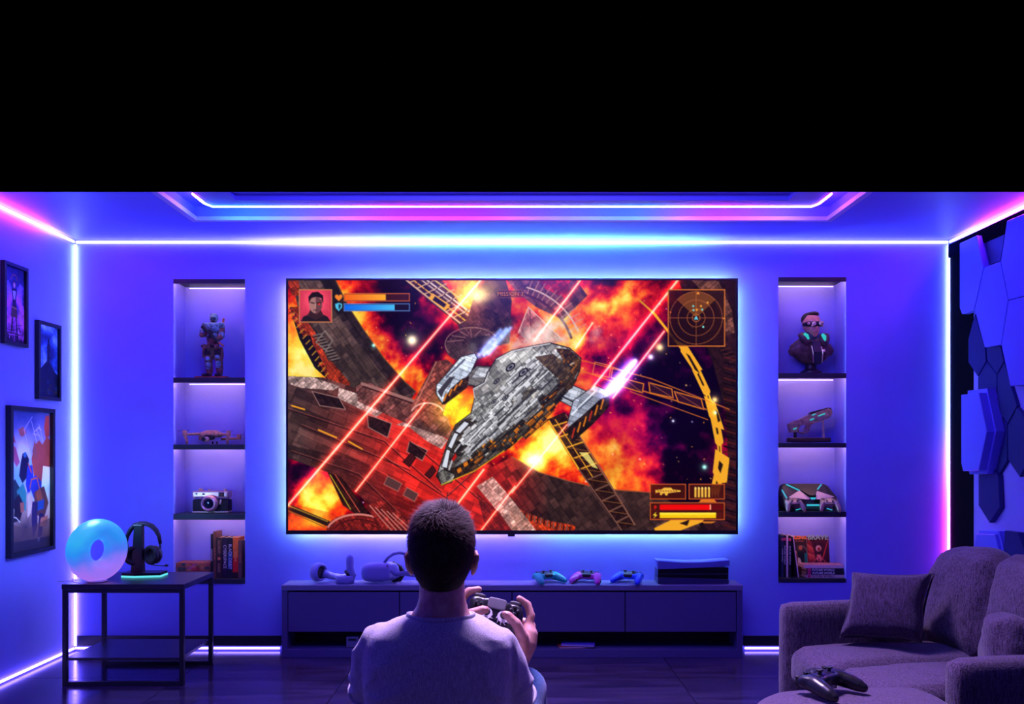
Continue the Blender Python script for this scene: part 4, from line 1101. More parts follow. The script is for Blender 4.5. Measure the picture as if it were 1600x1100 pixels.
def pa():
    c = Canvas(0, 0, 100, 210, 90, 190, 3)
    n = c.noise(30, 5, 3); n2 = c.noise(12, 4, 5)
    v = c.Y / 210
    c.img = c.ramp(np.clip(v + .5 * (n - .5), 0, 1), [(0, (.10, .10, .36)), (.3, (.24, .22, .58)), (.5, (.40, .22, .60)), (.68, (.80, .38, .74)), (.85, (.55, .22, .60)), (1, (.08, .05, .16))])
    c.img *= (.75 + .5 * n2)[..., None]
    for s in (-1, 1):
        for k in range(5):
            c.poly([(50 + s * 8, 66 + k * 3), (50 + s * (30 + k * 4), 40 + k * 16), (50 + s * (46 - k * 3), 52 + k * 17), (50 + s * 10, 84 + k * 3)], (.55 + .08 * k, .42, .92), .75)
        c.poly([(50 + s * 4, 130), (50 + s * 16, 134), (50 + s * 26, 206), (50 + s * 14, 208)], (.12, .07, .22)); c.line((50 + s * 14, 140), (50 + s * 24, 200), 3, (.92, .52, .82))
    c.poly([(36, 60), (64, 60), (58, 96), (66, 132), (34, 132), (42, 96)], (.10, .08, .22)); c.poly([(42, 66), (58, 66), (54, 90), (46, 90)], (.70, .66, .95))
    c.disc((50, 48), 9, (.18, .12, .28), 1, 12); c.disc((50, 50), 5, (.85, .62, .72), 1, 8); c.circle((50, 36), 15, 2.4, (.62, .30, .30), .9, 180, 360)
    c.poly([(40, 110), (60, 110), (66, 140), (34, 140)], (.30, .20, .20)); c.line((38, 112), (62, 116), 2, (.82, .62, .32)); c.line((74, 110), (84, 160), 2.5, (.85, .55, .42))
    for k in range(26): c.line((c.rng.uniform(0, 100), c.rng.uniform(150, 205)), (c.rng.uniform(0, 100), c.rng.uniform(170, 210)), c.rng.uniform(1, 3), (.10, .04, .16) if k % 3 else (.95, .50, .85), .6)
    return c
def pb():
    c = Canvas(0, 0, 100, 200, 80, 160, 4)
    n = c.noise(34, 6, 8); v = c.Y / 200
    c.img = c.ramp(np.clip(n * 1.5 - .28 - .10 * np.abs(v - .4), 0, 1), [(0, (.06, .10, .34)), (.4, (.14, .26, .58)), (.65, (.38, .52, .82)), (1, (.82, .88, .98))])
    c.poly([(0, 130), (22, 116), (40, 102), (52, 98), (66, 108), (84, 126), (100, 134), (100, 200), (0, 200)], (.05, .07, .18), 1, .7 + .6 * c.noise(14, 4, 9))
    c.poly([(44, 104), (46, 76), (44, 60), (50, 46), (57, 46), (62, 62), (60, 80), (68, 92), (58, 92), (58, 104)], (.05, .06, .17)); c.disc((53, 42), 5, (.05, .06, .17), 1, 7); c.line((60, 66), (72, 84), 3, (.05, .06, .17))
    for k in range(22):
        x, y = c.rng.uniform(5, 95), c.rng.uniform(150, 195)
        c.disc((x, y), c.rng.uniform(2, 6), ((.08, .22, .34), (.26, .20, .10), (.05, .10, .14))[k % 3], .7)
    c.line((4, 130), (10, 190), 3, (.52, .38, .12), .8); c.glow((88, 40), 16, (.5, .55, .6), .5)
    return c
def pc():
    c = Canvas(0, 0, 100, 190, 110, 210, 6)
    n = c.noise(40, 5, 13); v = c.Y / 190
    c.img = c.ramp(np.clip(v + .35 * (n - .5), 0, 1), [(0, (.20, .24, .52)), (.18, (.46, .44, .66)), (.34, (.62, .66, .78)), (.5, (.44, .70, .76)), (.65, (.80, .72, .60)), (.8, (.52, .40, .36)), (1, (.14, .11, .16))])
    c.glow((30, 52), 22, (.9, .75, .4), .45); c.glow((88, 80), 18, (1, .75, .25), .7, 30)
    P = lambda q, col, a=1.0: c.poly(q, col, a, .75 + .5 * n)
    P([(52, 66), (60, 46), (72, 40), (80, 46), (92, 34), (100, 40), (100, 78), (82, 76), (76, 110), (62, 104)], (.66, .28, .22)); P([(88, 6), (98, 4), (98, 34), (88, 36), (84, 22)], (.66, .24, .20))
    P([(54, 56), (60, 40), (66, 56), (64, 66)], (.62, .32, .28)); P([(0, 44), (14, 50), (24, 70), (16, 76), (4, 62)], (.72, .34, .44)); P([(20, 26), (32, 22), (40, 30), (30, 36), (24, 34)], (.70, .34, .32)); P([(0, 24), (8, 30), (14, 44), (4, 42)], (.70, .26, .30))
    P([(26, 70), (30, 58), (38, 56), (46, 66), (42, 90), (30, 98), (22, 88)], (.10, .09, .20)); P([(42, 76), (54, 74), (58, 96), (44, 116), (38, 100)], (.16, .20, .60)); c.line((44, 72), (52, 84), 2.4, (.85, .30, .22)); c.disc((36, 60), 4, (.20, .42, .60))
    P([(46, 100), (62, 88), (78, 98), (76, 116), (58, 120)], (.18, .22, .58)); c.path([(48, 106), (52, 94), (66, 92), (72, 106)], 2, (.85, .38, .18))
    P([(58, 112), (84, 104), (96, 128), (84, 150), (62, 142)], (.42, .24, .18)); P([(62, 112), (74, 106), (82, 124), (70, 134)], (.62, .32, .14)); P([(62, 126), (84, 122), (84, 136), (66, 138)], (.16, .34, .58))
    P([(54, 124), (68, 126), (66, 160), (56, 176), (52, 150)], (.20, .15, .30)); P([(72, 140), (84, 144), (78, 172), (68, 176)], (.18, .14, .30)); P([(76, 148), (94, 146), (92, 160), (72, 160)], (.76, .46, .32)); c.disc((70, 178), 3, (.9, .88, .92))
    P([(0, 100), (12, 92), (24, 104), (22, 124), (6, 130)], (.15, .22, .24)); P([(16, 108), (32, 98), (40, 112), (38, 136), (28, 132)], (.20, .50, .46)); P([(0, 126), (22, 112), (34, 128), (24, 148), (0, 150)], (.14, .10, .14)); P([(24, 124), (34, 124), (34, 136), (26, 138)], (.66, .36, .28))
    P([(44, 110), (56, 120), (50, 140), (42, 146)], (.86, .72, .60))
    for k in range(6): c.line((52 + k * 4, 14 + (k * 17) % 20), (66 + k * 3, 44 - (k * 11) % 26), 1.2, (.92, .84, .95), .8)
    c.path([(40, 40), (34, 26), (54, 8)], 1.2, (.9, .8, .85), .8); c.path([(2, 140), (16, 144), (24, 150)], 1.5, (.9, .86, .76)); c.path([(10, 132), (8, 150)], 1.5, (.9, .86, .76))
    P([(0, 150), (40, 160), (100, 150), (100, 190), (0, 190)], (.34, .24, .22), .55); c.rect(0, 176, 100, 190, (.10, .10, .16), .6)
    return c
poster('framed_poster', 'framed poster of a winged violet figure, highest on the left wall', 4.447, 4.667, 1.845, 2.296, pa)
poster('framed_poster', 'narrow framed poster of a dark figure on a cliff under blue clouds', 4.768, 5.008, 1.562, 2.022, pb)
poster('framed_poster', 'tall framed poster of crowded colourful heroes, lowest on the left wall', 4.493, 4.931, .670, 1.511, pc, .024, .032)

# ================================================================== HEXAGON PANELS ON THE RIGHT WALL
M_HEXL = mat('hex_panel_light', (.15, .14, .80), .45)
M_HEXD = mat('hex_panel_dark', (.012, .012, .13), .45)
def hexpanel(pts, prot, m_, layer=None):
    X = XR - prot
    poly_ = [Vector((X, X * F / (px - 800), CZ - (py - HY) * X / (px - 800))) for px, py in pts]
    mb = MB()
    c_ = sum(poly_, Vector()) / len(poly_)
    inner = [c_ + (p - c_) * .985 for p in poly_]
    outer = [p + Vector((.003, 0, 0)) for p in poly_]
    back = [Vector((XR - .0005, p.y, p.z)) for p in poly_]
    mb.ring_loft([inner, outer, back])
    o = mb.build('hex_panel', m_, wall_right)
    if layer:
        s = MB(); q = [Vector((X + layer, p.y, p.z)) for p in [c_ + (p - c_) * 1.10 for p in poly_]]
        s.ring_loft([q, [Vector((XR - .0005, p.y, p.z)) for p in q]]).build('backing_plate', m_, o)
    return o
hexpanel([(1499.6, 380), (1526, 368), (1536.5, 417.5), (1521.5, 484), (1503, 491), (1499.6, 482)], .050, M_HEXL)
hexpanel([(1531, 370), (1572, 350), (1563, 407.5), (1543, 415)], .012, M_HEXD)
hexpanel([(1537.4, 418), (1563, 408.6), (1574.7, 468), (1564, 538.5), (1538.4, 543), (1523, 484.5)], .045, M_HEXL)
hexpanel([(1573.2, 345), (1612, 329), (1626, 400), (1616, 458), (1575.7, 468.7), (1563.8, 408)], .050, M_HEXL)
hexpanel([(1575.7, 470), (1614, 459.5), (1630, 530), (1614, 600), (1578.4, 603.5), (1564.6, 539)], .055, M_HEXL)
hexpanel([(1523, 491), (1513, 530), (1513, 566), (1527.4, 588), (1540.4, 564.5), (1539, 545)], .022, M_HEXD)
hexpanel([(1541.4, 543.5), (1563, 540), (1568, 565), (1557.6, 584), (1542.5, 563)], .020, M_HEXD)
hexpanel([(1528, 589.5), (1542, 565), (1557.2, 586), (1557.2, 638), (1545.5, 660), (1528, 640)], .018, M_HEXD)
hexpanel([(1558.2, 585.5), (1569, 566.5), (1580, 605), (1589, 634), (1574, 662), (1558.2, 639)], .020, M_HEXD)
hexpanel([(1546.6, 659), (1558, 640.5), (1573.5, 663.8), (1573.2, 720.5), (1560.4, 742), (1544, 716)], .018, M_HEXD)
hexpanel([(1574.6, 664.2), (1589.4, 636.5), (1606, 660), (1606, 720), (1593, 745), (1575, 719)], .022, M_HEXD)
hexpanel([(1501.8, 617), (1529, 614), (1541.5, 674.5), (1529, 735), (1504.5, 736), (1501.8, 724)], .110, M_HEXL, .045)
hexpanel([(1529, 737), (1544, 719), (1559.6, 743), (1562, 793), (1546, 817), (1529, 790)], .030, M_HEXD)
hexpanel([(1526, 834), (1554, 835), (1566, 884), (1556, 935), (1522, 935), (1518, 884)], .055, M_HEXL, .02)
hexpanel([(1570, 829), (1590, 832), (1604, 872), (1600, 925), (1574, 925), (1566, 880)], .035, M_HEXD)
# ================================================================== GAMEPADS
def gp_shell():
    mb = MB()
    rounded(mb, (0, .012, .012), (.118, .072, .034), .55)
    rounded(mb, (0, .030, .012), (.100, .040, .036), .5)
    for s in (-1, 1):
        rounded(mb, (s * .050, .018, .012), (.058, .066, .038), .7)
        mb.tube([(s * .050, .020, .010), (s * .060, -.008, .008), (s * .069, -.038, .000), (s * .074, -.062, -.008), (s * .075, -.074, -.012)], [.025, .0235, .0215, .018, .010], 14)
        mb.ball((s * .075, -.070, -.011), .0145, 12, 8)
    return remesh(mb, .0042, 4)
GP = gp_shell()
GP_ME = {}
def gamepad(name, label, M, shell_m, mid_m, dark_m, pad_m=None, s=1.0, group=None, grips=None, art=None):
    th = thing(name, label, 'game controller', M.translation, M.to_euler(), group)
    Sx = Matrix.Scale(s, 4)
    def bd(nm, mb, m_, par=th, sm='all'): return mb.xf(Sx).build(nm, m_, par, smooth=sm)
    g = MB(); g.v = [p.copy() for p in GP.v]; g.f = GP.f
    bd('shell', g, shell_m)
    m_ = MB(); rounded(m_, (0, .018, .0225), (.092, .060, .020), .5); rounded(m_, (0, -.010, .016), (.066, .030, .026), .6)
    bd('middle_panel', m_, mid_m)
    bd('touchpad', rounded(MB(), (0, .034, .0315), (.052, .032, .006), .35), pad_m or mid_m)
    for sx in (-1, 1):
        st = bd('thumbstick', MB().lathe([(.0105, .022), (.0105, .030), (.005, .031), (.005, .038), (.0095, .040), (.0105, .043), (.0088, .0445), (.005, .043), (.0, .0425)], (sx * .024, .002, 0), 18), dark_m)
        bd('trigger', rounded(MB(), (sx * .052, .052, .004), (.030, .022, .026), .6), dark_m)
        bd('bumper', rounded(MB(), (sx * .050, .050, .020), (.034, .014, .010), .6), dark_m)
        if grips: bd('grip', MB().tube([(sx * .062, -.012, .004), (sx * .070, -.040, -.003), (sx * .0755, -.066, -.011)], [.0225, .0215, .0165], 12), grips)
    bd('direction_pad', MB().box((-.050, .026, .0335), (.021, .007, .006), None, .001).box((-.050, .026, .0335), (.007, .021, .006), None, .001), dark_m, sm=False)
    for dx, dy in ((0, .010), (0, -.010), (.010, 0), (-.010, 0)):
        bd('button', MB().lathe([(.0044, .030), (.0044, .0350), (.003, .0358), (0, .0358)], (.050 + dx, .026 + dy, 0), 12), dark_m)
    if art: art(th, s, bd)
    return th
M_GB = mat('controller_black', (.010, .010, .014), .30)
M_GB2 = mat('controller_black_matte', (.014, .014, .018), .5)
M_GT = mat('controller_teal', hexc('109a8c'), .35); M_GP = mat('controller_magenta', hexc('b828a0'), .35); M_GU = mat('controller_blue', hexc('1838d8'), .35)
ZG_ = ZCT + .0
def on_console(px, Yd, rz, pitch, lab, sm_, grips, s=1.08):
    M = T((px - 800) * Yd / F, Yd, ZCT + .0262 * s) @ RM(0, 0, rz) @ RM(pitch, 0, 0)
    return gamepad('game_controller', lab, M, sm_, M_GB, M_GB, s=s, group='controllers lined up on the console', grips=grips)
on_console(855, 5.10, 28, 0, 'teal and black game controller on the console, nearest the sitting person', M_GT, None)
on_console(917.5, 5.10, -18, 0, 'magenta game controller with black grips, middle of the three on the console', M_GP, M_GB)
on_console(983, 5.10, -30, 0, 'blue and black game controller on the console beside the games machine', M_GU, None)

# ================================================================== CURVED GAMES CONSOLE
ygc = 5.10
g0 = at(1080, 911, ygc); kk = ygc / F
gc = thing('games_console', 'large two-tone games console lying flat at the right end of the media console', 'games console', (g0.x, ygc, ZCT + .0005))
def gq(px, py): return Vector(((px - 1080) * kk, 0, (911.2 - py) * kk))
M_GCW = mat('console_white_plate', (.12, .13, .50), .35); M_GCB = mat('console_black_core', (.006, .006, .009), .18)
def plate(nm, topf, botf, y0, y1, m_, x0=1025, x1=1136, n=16):
    mb = MB(); rings = []
    for i in range(n + 1):
        t = i / n; px = x0 + (x1 - x0) * t
        a_, b2 = gq(px, topf(t)), gq(px, botf(t))
        rings.append([a_ + Vector((0, y0, 0)), b2 + Vector((0, y0 + .004, 0)), b2 + Vector((0, y1, 0)), a_ + Vector((0, y1, 0))])
    return mb.ring_loft(rings).build(nm, m_, gc, smooth=True)
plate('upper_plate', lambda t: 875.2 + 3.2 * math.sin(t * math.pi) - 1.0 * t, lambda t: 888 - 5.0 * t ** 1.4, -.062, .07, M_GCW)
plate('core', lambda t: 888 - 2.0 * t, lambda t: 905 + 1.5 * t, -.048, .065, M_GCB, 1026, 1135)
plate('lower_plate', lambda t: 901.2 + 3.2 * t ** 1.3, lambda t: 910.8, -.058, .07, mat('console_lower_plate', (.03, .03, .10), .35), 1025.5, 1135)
MB().span(gq(1027, 896.4) + Vector((0, -.0500, 0)), gq(1134, 895.7) + Vector((0, -.0475, 0))).build('light_line', mat('dark_line', (.04, .04, .09), .3), gc)

# ================================================================== HEADSET FOR VIRTUAL REALITY
yv = 5.09; kv = yv / F
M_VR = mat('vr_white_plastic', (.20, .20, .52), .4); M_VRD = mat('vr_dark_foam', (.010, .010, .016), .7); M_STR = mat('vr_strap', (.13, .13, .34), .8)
v0 = at(592, 911.5, yv)
vr = thing('vr_headset', 'white virtual reality headset with head straps on the left of the console', 'vr headset', (v0.x, yv, ZCT + .007))
def vq(px, py, dy=0.0): return Vector(((px - 592) * kv, dy, (911.5 - py) * kv))
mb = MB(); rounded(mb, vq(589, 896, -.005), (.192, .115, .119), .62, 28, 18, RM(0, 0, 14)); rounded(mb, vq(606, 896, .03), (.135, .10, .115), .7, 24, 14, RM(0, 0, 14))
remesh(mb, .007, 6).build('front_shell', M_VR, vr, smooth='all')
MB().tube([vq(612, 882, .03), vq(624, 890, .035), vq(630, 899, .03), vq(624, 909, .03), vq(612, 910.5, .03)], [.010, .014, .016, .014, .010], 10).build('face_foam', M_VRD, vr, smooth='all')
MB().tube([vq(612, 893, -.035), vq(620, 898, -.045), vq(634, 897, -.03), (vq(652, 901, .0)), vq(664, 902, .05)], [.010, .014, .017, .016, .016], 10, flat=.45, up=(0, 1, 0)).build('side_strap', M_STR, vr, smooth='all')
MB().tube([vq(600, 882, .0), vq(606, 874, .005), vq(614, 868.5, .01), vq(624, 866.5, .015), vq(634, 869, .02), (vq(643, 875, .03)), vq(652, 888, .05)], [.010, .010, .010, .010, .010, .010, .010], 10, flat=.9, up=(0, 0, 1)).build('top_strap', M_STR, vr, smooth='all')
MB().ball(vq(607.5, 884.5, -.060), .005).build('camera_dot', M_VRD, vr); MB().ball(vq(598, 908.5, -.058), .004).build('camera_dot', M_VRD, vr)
# hand controllers
def vr_ctl(label, parts):
    c0 = at(parts[0], 911.5, yv)
    th = thing('vr_controller', label, 'game controller', (c0.x, yv, ZCT + .0005), group='hand controllers of the headset')
    return th
t1 = vr_ctl('white hand controller lying with its tracking ring upright, far left on the console', (508,))
def c1(px, py, dy=0.0): return Vector(((px - 508) * kv, dy, (911.5 - py) * kv))
M1 = T(*c1(499.5, 894.5, -.01)) @ RM(0, 0, -28) @ RM(0, 90, 0)
MB().lathe([(.044, -.026), (.055, -.028), (.059, -.016), (.056, .014), (.046, .026), (.040, .018), (.043, -.010)], n=32, M=M1).build('tracking_ring', M_VR, t1, smooth='all')
MB().lathe([(.0, -.010), (.045, -.010), (.045, .006), (.0, .006)], n=28, M=M1).build('face_plate', M_VRD, t1)
MB().tube([c1(505, 896, .0), c1(512, 900, .02), c1(519, 903.5, .05), c1(530, 904.5, .076)], [.026, .022, .020, .014], 12).build('handle', M_VR, t1, smooth='all')
t2 = vr_ctl('white hand controller standing on its ring with the handle pointing up', (540,))
def c2(px, py, dy=0.0): return Vector(((px - 540) * kv, dy, (911.5 - py) * kv))
MB().lathe([(.050, .0), (.056, .002), (.058, .030), (.055, .046), (.047, .048), (.044, .030), (.044, .004)], tuple(c2(539, 911.5, 0)), 32).build('tracking_ring', M_VR, t2, smooth='all')
MB().lathe([(.0, .012), (.045, .012), (.045, .020), (.0, .020)], tuple(c2(539, 911.5, 0)), 28).build('face_plate', M_VRD, t2)
MB().tube([c2(551, 905, .0), c2(549, 897, .0), c2(547, 888, .0), c2(547, 878, .0), c2(547, 871, .0), c2(546.5, 867.6, .0)], [.018, .026, .023, .025, .023, .010], 14).build('handle', M_VR, t2, smooth='all')
MB().tube([c2(540, 892, -.012), c2(545, 897, -.016), c2(549, 902, -.01)], [.010, .014, .010], 10).build('button_pad', M_VRD, t2, smooth='all')
MB().ball(c2(554, 899, .0), (.012, .010, .014)).build('trigger', M_VR, t2, smooth='all')

# ================================================================== NICHE THINGS
YN = 5.30; kn = YN / F
def nloc(px, shelf):                              # base point on a niche shelf
    return Vector(((px - 800) * YN / F, YN, shelf + .0008))
class NP:
    """local coordinates from pixel offsets around a base point"""
    def __init__(s, px, py): s.px, s.py = px, py
    def __call__(s, x, y, dy=0.0): return Vector(((x - s.px) * kn, dy, (s.py - y) * kn))
M_BRZ = mat('painted_bronze', hexc('c08c70'), .45, .1, bump=.2, bscale=150, var=.35, vscale=60)
M_GUN = mat('dark_gunmetal', (.03, .027, .028), .4, .5)
M_ARM = mat('teal_armour', hexc('6a98a0'), .38, .1, bump=.3, bscale=120, var=.8, vscale=60)
M_SUIT = mat('brown_undersuit', hexc('74503e'), .6, bump=.3, bscale=160, var=.7, vscale=60)
M_SILV = mat('warm_silver', hexc('d8b0a4'), .3, .55)
M_RST = mat('rust_base', hexc('b0583c'), .7, bump=.4, bscale=90, var=.3, vscale=40)
# soldier statuette
S0 = SH_TOP[0][1]; n_ = NP(333.5, 590.0)
so = thing('soldier_figurine', 'armoured soldier figurine holding a rifle on the top shelf of the left niche', 'figurine', nloc(333.5, S0))
MB().prism([n_(308.5, 588, -.05), n_(357.5, 588, -.05), n_(357.5, 588, .05), n_(308.5, 588, .05)], (0, 0, .012)).xf(T(0, 0, -.0075)).build('base_slab', M_RST, so)
mb = MB()
mb.tube([n_(333, 545), n_(333, 535), n_(333, 522), n_(333, 512), n_(333, 505)], [.040, .036, .044, .048, .020], 14)
mb.tube([n_(334, 508), n_(334, 498)], [.016, .015], 10); mb.ball(n_(334, 495), (.021, .023, .026))
for s, pts in ((-1, [(328, 541), (326.5, 553), (326, 563), (327, 575), (327.5, 585)]), (1, [(340, 541), (342, 553), (342.5, 563), (343, 575), (343.5, 585)])):
    mb.tube([n_(x, y) for x, y in pts], [.034, .032, .024, .024, .017], 12)
mb.tube([n_(322, 508), n_(319, 516, -.01), n_(318, 523, -.03), n_(325, 523.5, -.055)], [.020, .019, .018, .013], 10)
mb.tube([n_(346, 508), n_(348, 518, -.01), n_(347, 527, -.03), n_(341, 531, -.05)], [.020, .019, .018, .013], 10)
remesh(mb, .0065, 3).build('body', M_SUIT, so, smooth='all')
rounded(MB(), n_(333.5, 511, -.016), (.095, .075, .068), .6).build('chest_plate', M_ARM, so, smooth='all')
rounded(MB(), n_(333.5, 523, -.014), (.070, .06, .040), .6).build('belly_plate', M_ARM, so, smooth='all')
hlm = rounded(MB(), n_(334, 494.5, .002), (.050, .056, .056), .75).build('helmet', M_ARM, so, smooth='all')
rounded(MB(), n_(334.5, 496.5, -.022), (.034, .016, .024), .6).build('visor', mat('visor_glass', (.02, .06, .08), .1), hlm, smooth='all')
rounded(MB(), n_(334.5, 501, -.020), (.026, .022, .016), .6).build('breather', M_GUN, hlm, smooth='all')
for x, y in ((321, 508), (346, 507)): rounded(MB(), n_(x, y, -.004), (.040, .044, .044), .6).build('shoulder_plate', M_ARM, so, smooth='all')
for x, y in ((319, 518), (348, 522)): rounded(MB(), n_(x, y, -.02), (.036, .036, .040), .6).build('arm_guard', M_ARM, so, smooth='all')
for x, y in ((326.5, 549), (342, 549)): rounded(MB(), n_(x, y, -.018), (.044, .03, .050), .6).build('thigh_plate', M_GUN, so, smooth='all')
for x, y in ((326.5, 559), (341.5, 556)): rounded(MB(), n_(x, y, -.022), (.030, .022, .026), .6).build('knee_pad', M_ARM, so, smooth='all')
for x, y in ((327, 570), (342.5, 568)): rounded(MB(), n_(x, y, -.014), (.032, .03, .052), .65).build('shin_guard', M_ARM, so, smooth='all')
for x, y, d in ((324.5, 585, 20), (343, 585, 0)): rounded(MB(), n_(x, y, -.018), (.036, .075, .026), .6, M=RM(0, 0, -d)).build('boot', M_GUN, so, smooth='all')
MB().box(n_(330, 540, -.035), (.10, .02, .018), None, .004).build('belt', M_GUN, so)
for x in (324, 330, 342): MB().box(n_(x, 541, -.046), (.022, .018, .028), None, .004).build('pouch', M_SUIT, so)
MB().box(n_(319.5, 548, 0), (.016, .04, .075), None, .005).build('holster', M_SUIT, so)
MB().box(n_(345.5, 500, .035), (.010, .014, .05), (0, .2, 0), .003).build('antenna', M_RST, so)
rf = MB().tube([n_(322, 510, -.062), n_(328, 516.5, -.064)], [.014, .011], 8).tube([n_(327, 515, -.064), n_(347, 535, -.066)], .010, 8)
rf.box(n_(334, 525, -.062), (.018, .014, .040), (0, .75, 0), .003).box(n_(335, 518.5, -.066), (.036, .012, .012), (0, .78, 0), .003)
rf.build('rifle', M_GUN, so, smooth=True)
MB().tube([n_(346, 534, -.066), n_(355.5, 541, -.068)], .006, 8).build('muzzle', M_RST, so)
# drone
S1 = SH_TOP[0][2]; n_ = NP(333, 694.5)
dr = thing('camera_drone', 'bronze quadcopter drone with folded-out arms on the second shelf, left niche', 'drone', nloc(333, S1))
mb = MB(); rounded(mb, n_(330, 679, 0), (.145, .10, .040), .6); rounded(mb, n_(330, 675, .01), (.09, .09, .024), .7)
remesh(mb, .006, 3).build('body', M_BRZ, dr, smooth='all')
rounded(MB(), n_(331, 683.5, -.045), (.070, .035, .034), .6).build('nose', M_GUN, dr, smooth='all')
gb = rounded(MB(), n_(327.5, 686.5, -.062), (.044, .034, .032), .7).build('camera_gimbal', M_SILV, dr, smooth='all')
MB().lathe([(.0, .0), (.011, .0), (.013, .010), (.0, .010)], tuple(n_(325.5, 686.5, -.072)), 18, RM(90, 0, 0)).build('lens', M_GUN, gb)
for x0_, x1_, y_, d_, lg in ((318, 293, 678, -.045, 1), (343, 361, 678.5, -.045, 1), (318, 309, 686.5, .055, 0), (343, 369, 686, .055, 0)):
    y2_ = y_ + (1 if lg else -1)
    ar = MB().tube([n_(x0_, y_, d_ * .5), n_(x1_, y2_, d_)], [.014, .011], 8, flat=.7).build('arm', M_BRZ, dr, smooth='all')
    MB().lathe([(.012, -.016), (.014, -.014), (.014, .012), (.011, .018)], tuple(n_(x1_, y2_ - 2, d_)), 14).build('motor', M_BRZ, ar, smooth=True)
    if lg: MB().tube([n_(x1_, y2_, d_), n_(x1_ + (3 if x1_ < 330 else -2), 688, d_), n_(x1_ + (3.5 if x1_ < 330 else -2), 694.0, d_)], [.012, .010, .007], 8).build('landing_leg', M_BRZ, ar, smooth='all')
    MB().box(n_(x1_ - 2, y2_ - 6.0, d_), (.075, .011, .002), (.08, -.06, .1)).build('propeller', M_GUN, ar)
for x in (333, 340): MB().tube([n_(x, 690, -.01), n_(x, 694, -.01)], .005, 6).build('foot', M_GUN, dr)
# camera
S2 = SH_TOP[0][3]; n_ = NP(332, 803)
M_LEA = mat('black_leatherette', (.010, .010, .011), .6, bump=.3, bscale=300)
cm = thing('rangefinder_camera', 'silver and black rangefinder camera on the third shelf, left niche', 'camera', nloc(332, S2))
MB().box(n_(332, 791.5, 0), (.230, .085, .078), None, .012).build('body', M_LEA, cm)
MB().box(n_(332, 774.0, 0), (.232, .086, .042), None, .008).build('top_plate', M_SILV, cm)
MB().box(n_(332, 801.3, 0), (.232, .086, .0105), None, .004).build('bottom_plate', M_SILV, cm)
ls = MB().lathe([(.048, .0), (.053, .008), (.053, .026), (.047, .032), (.046, .046), (.040, .050), (.034, .046), (.030, .030), (.0, .028)], tuple(n_(333, 788, -.042)), 30, RM(90, 0, 0)).build('lens', M_SILV, cm, smooth=True)
MB().lathe([(.0, .0), (.033, .0), (.033, .008), (.0, .012)], tuple(n_(333, 788, -.066)), 26, RM(90, 0, 0)).build('lens_glass', mat('lens_glass', (.01, .015, .03), .05), ls, smooth=True)
for x, y, w_, h_ in ((349.5, 774, .034, .026), (322, 773.5, .016, .010), (311, 773, .012, .008)):
    wv = MB().box(n_(x, y, -.044), (w_, .006, h_), None, .002).build('viewfinder_window', M_GUN, cm)
MB().ball(n_(350.5, 774, -.048), .004).build('red_dot', mat('red_dot', (.6, .03, .02), .4), cm)
MB().box(n_(349, 785.5, -.050), (.012, .012, .034), (0, .2, 0), .004).build('self_timer_lever', M_SILV, cm)
for x, r_, h_ in ((314, .013, .014), (327, .008, .008), (352, .011, .010)): MB().lathe([(r_, 0), (r_, h_), (r_ * .7, h_ + .002)], tuple(n_(x, 769.0, 0)), 16).build('dial', M_SILV, cm)
MB().ball(n_(317.5, 779.5, -.045), .006).build('release_button', M_SILV, cm)
for x in (304.0, 359.8): MB().ball(n_(x, 780.5, 0), .006).build('strap_lug', M_SILV, cm)

# books ------------------------------------------------------------------------
M_PAGE = mat('book_pages', hexc('d8a890'), .85, bump=.2, bscale=200)
M_TXT = mat('printed_white', (.75, .70, .72), .6); M_TXTO = mat('printed_orange', hexc('c87848'), .6)
def standing_book(x0, x1, ytop, depth, col, label, n_, base, text=None, tm=None, size=.02, extra=None, front=-.055):
    w_ = (x1 - x0) * kn - .0006; h_ = (n_.py - ytop) * kn
    th = thing('book', label, 'book', base + Vector((((x0 + x1) / 2 - n_.px) * kn, 0, 0)), group='books standing on the bottom shelf')
    m_ = mat('book_cover', col, .5, bump=.15, bscale=90, var=.15, vscale=30)
    t = min(.0022, w_ * .2)
    MB().span((-w_ / 2 + t, front + .003, .003), (w_ / 2 - t, front + depth - .004, h_ - .003)).build('pages', M_PAGE, th)
    MB().span((-w_ / 2, front, 0), (w_ / 2, front + .003, h_), .0008).build('spine', m_, th)
    for s in (-1, 1): MB().span((s * w_ / 2, front + .002, 0), (s * (w_ / 2 - t), front + depth, h_)).build('cover', m_, th)
    if text: text_mesh('spine_lettering', text, size, tm or M_TXT, th, (0, front - .0012, h_ * .53), (math.pi / 2, math.pi / 2, 0), extrude=.0004)
    if extra: extra(th, w_, h_, front)
    return th
n_ = NP(330, 906); B0 = nloc(330, SH_TOP[0][4])
standing_book(334, 337.6, 838.5, .10, (.008, .008, .010), 'thin tall black book with white lettering, first of the standing row', n_, B0, 'CHRONICLES', M_TXT, .013)
standing_book(337.8, 342.4, 834.5, .11, hexc('6a4030'), 'tallest brown book with an orange top edge in the left niche', n_, B0, 'THE ATLAS', M_TXTO, .015)
def ring_ex(th, w_, h_, f):
    MB().lathe([(.007, -.0004), (.010, -.0004), (.010, .0012), (.007, .0012)], (0, f - .001, h_ * .48), 16, RM(90, 0, 0)).build('spine_emblem', M_TXTO, th)
    MB().span((-w_ * .22, f - .001, h_ * .60), (w_ * .22, f, h_ * .93)).build('spine_panel', mat('spine_print', hexc('7c5640'), .6, var=.5, vscale=120), th)
    MB().span((-w_ * .22, f - .001, h_ * .14), (w_ * .22, f, h_ * .36)).build('spine_panel', mat('spine_print', hexc('7c5640'), .6, var=.5, vscale=120), th)
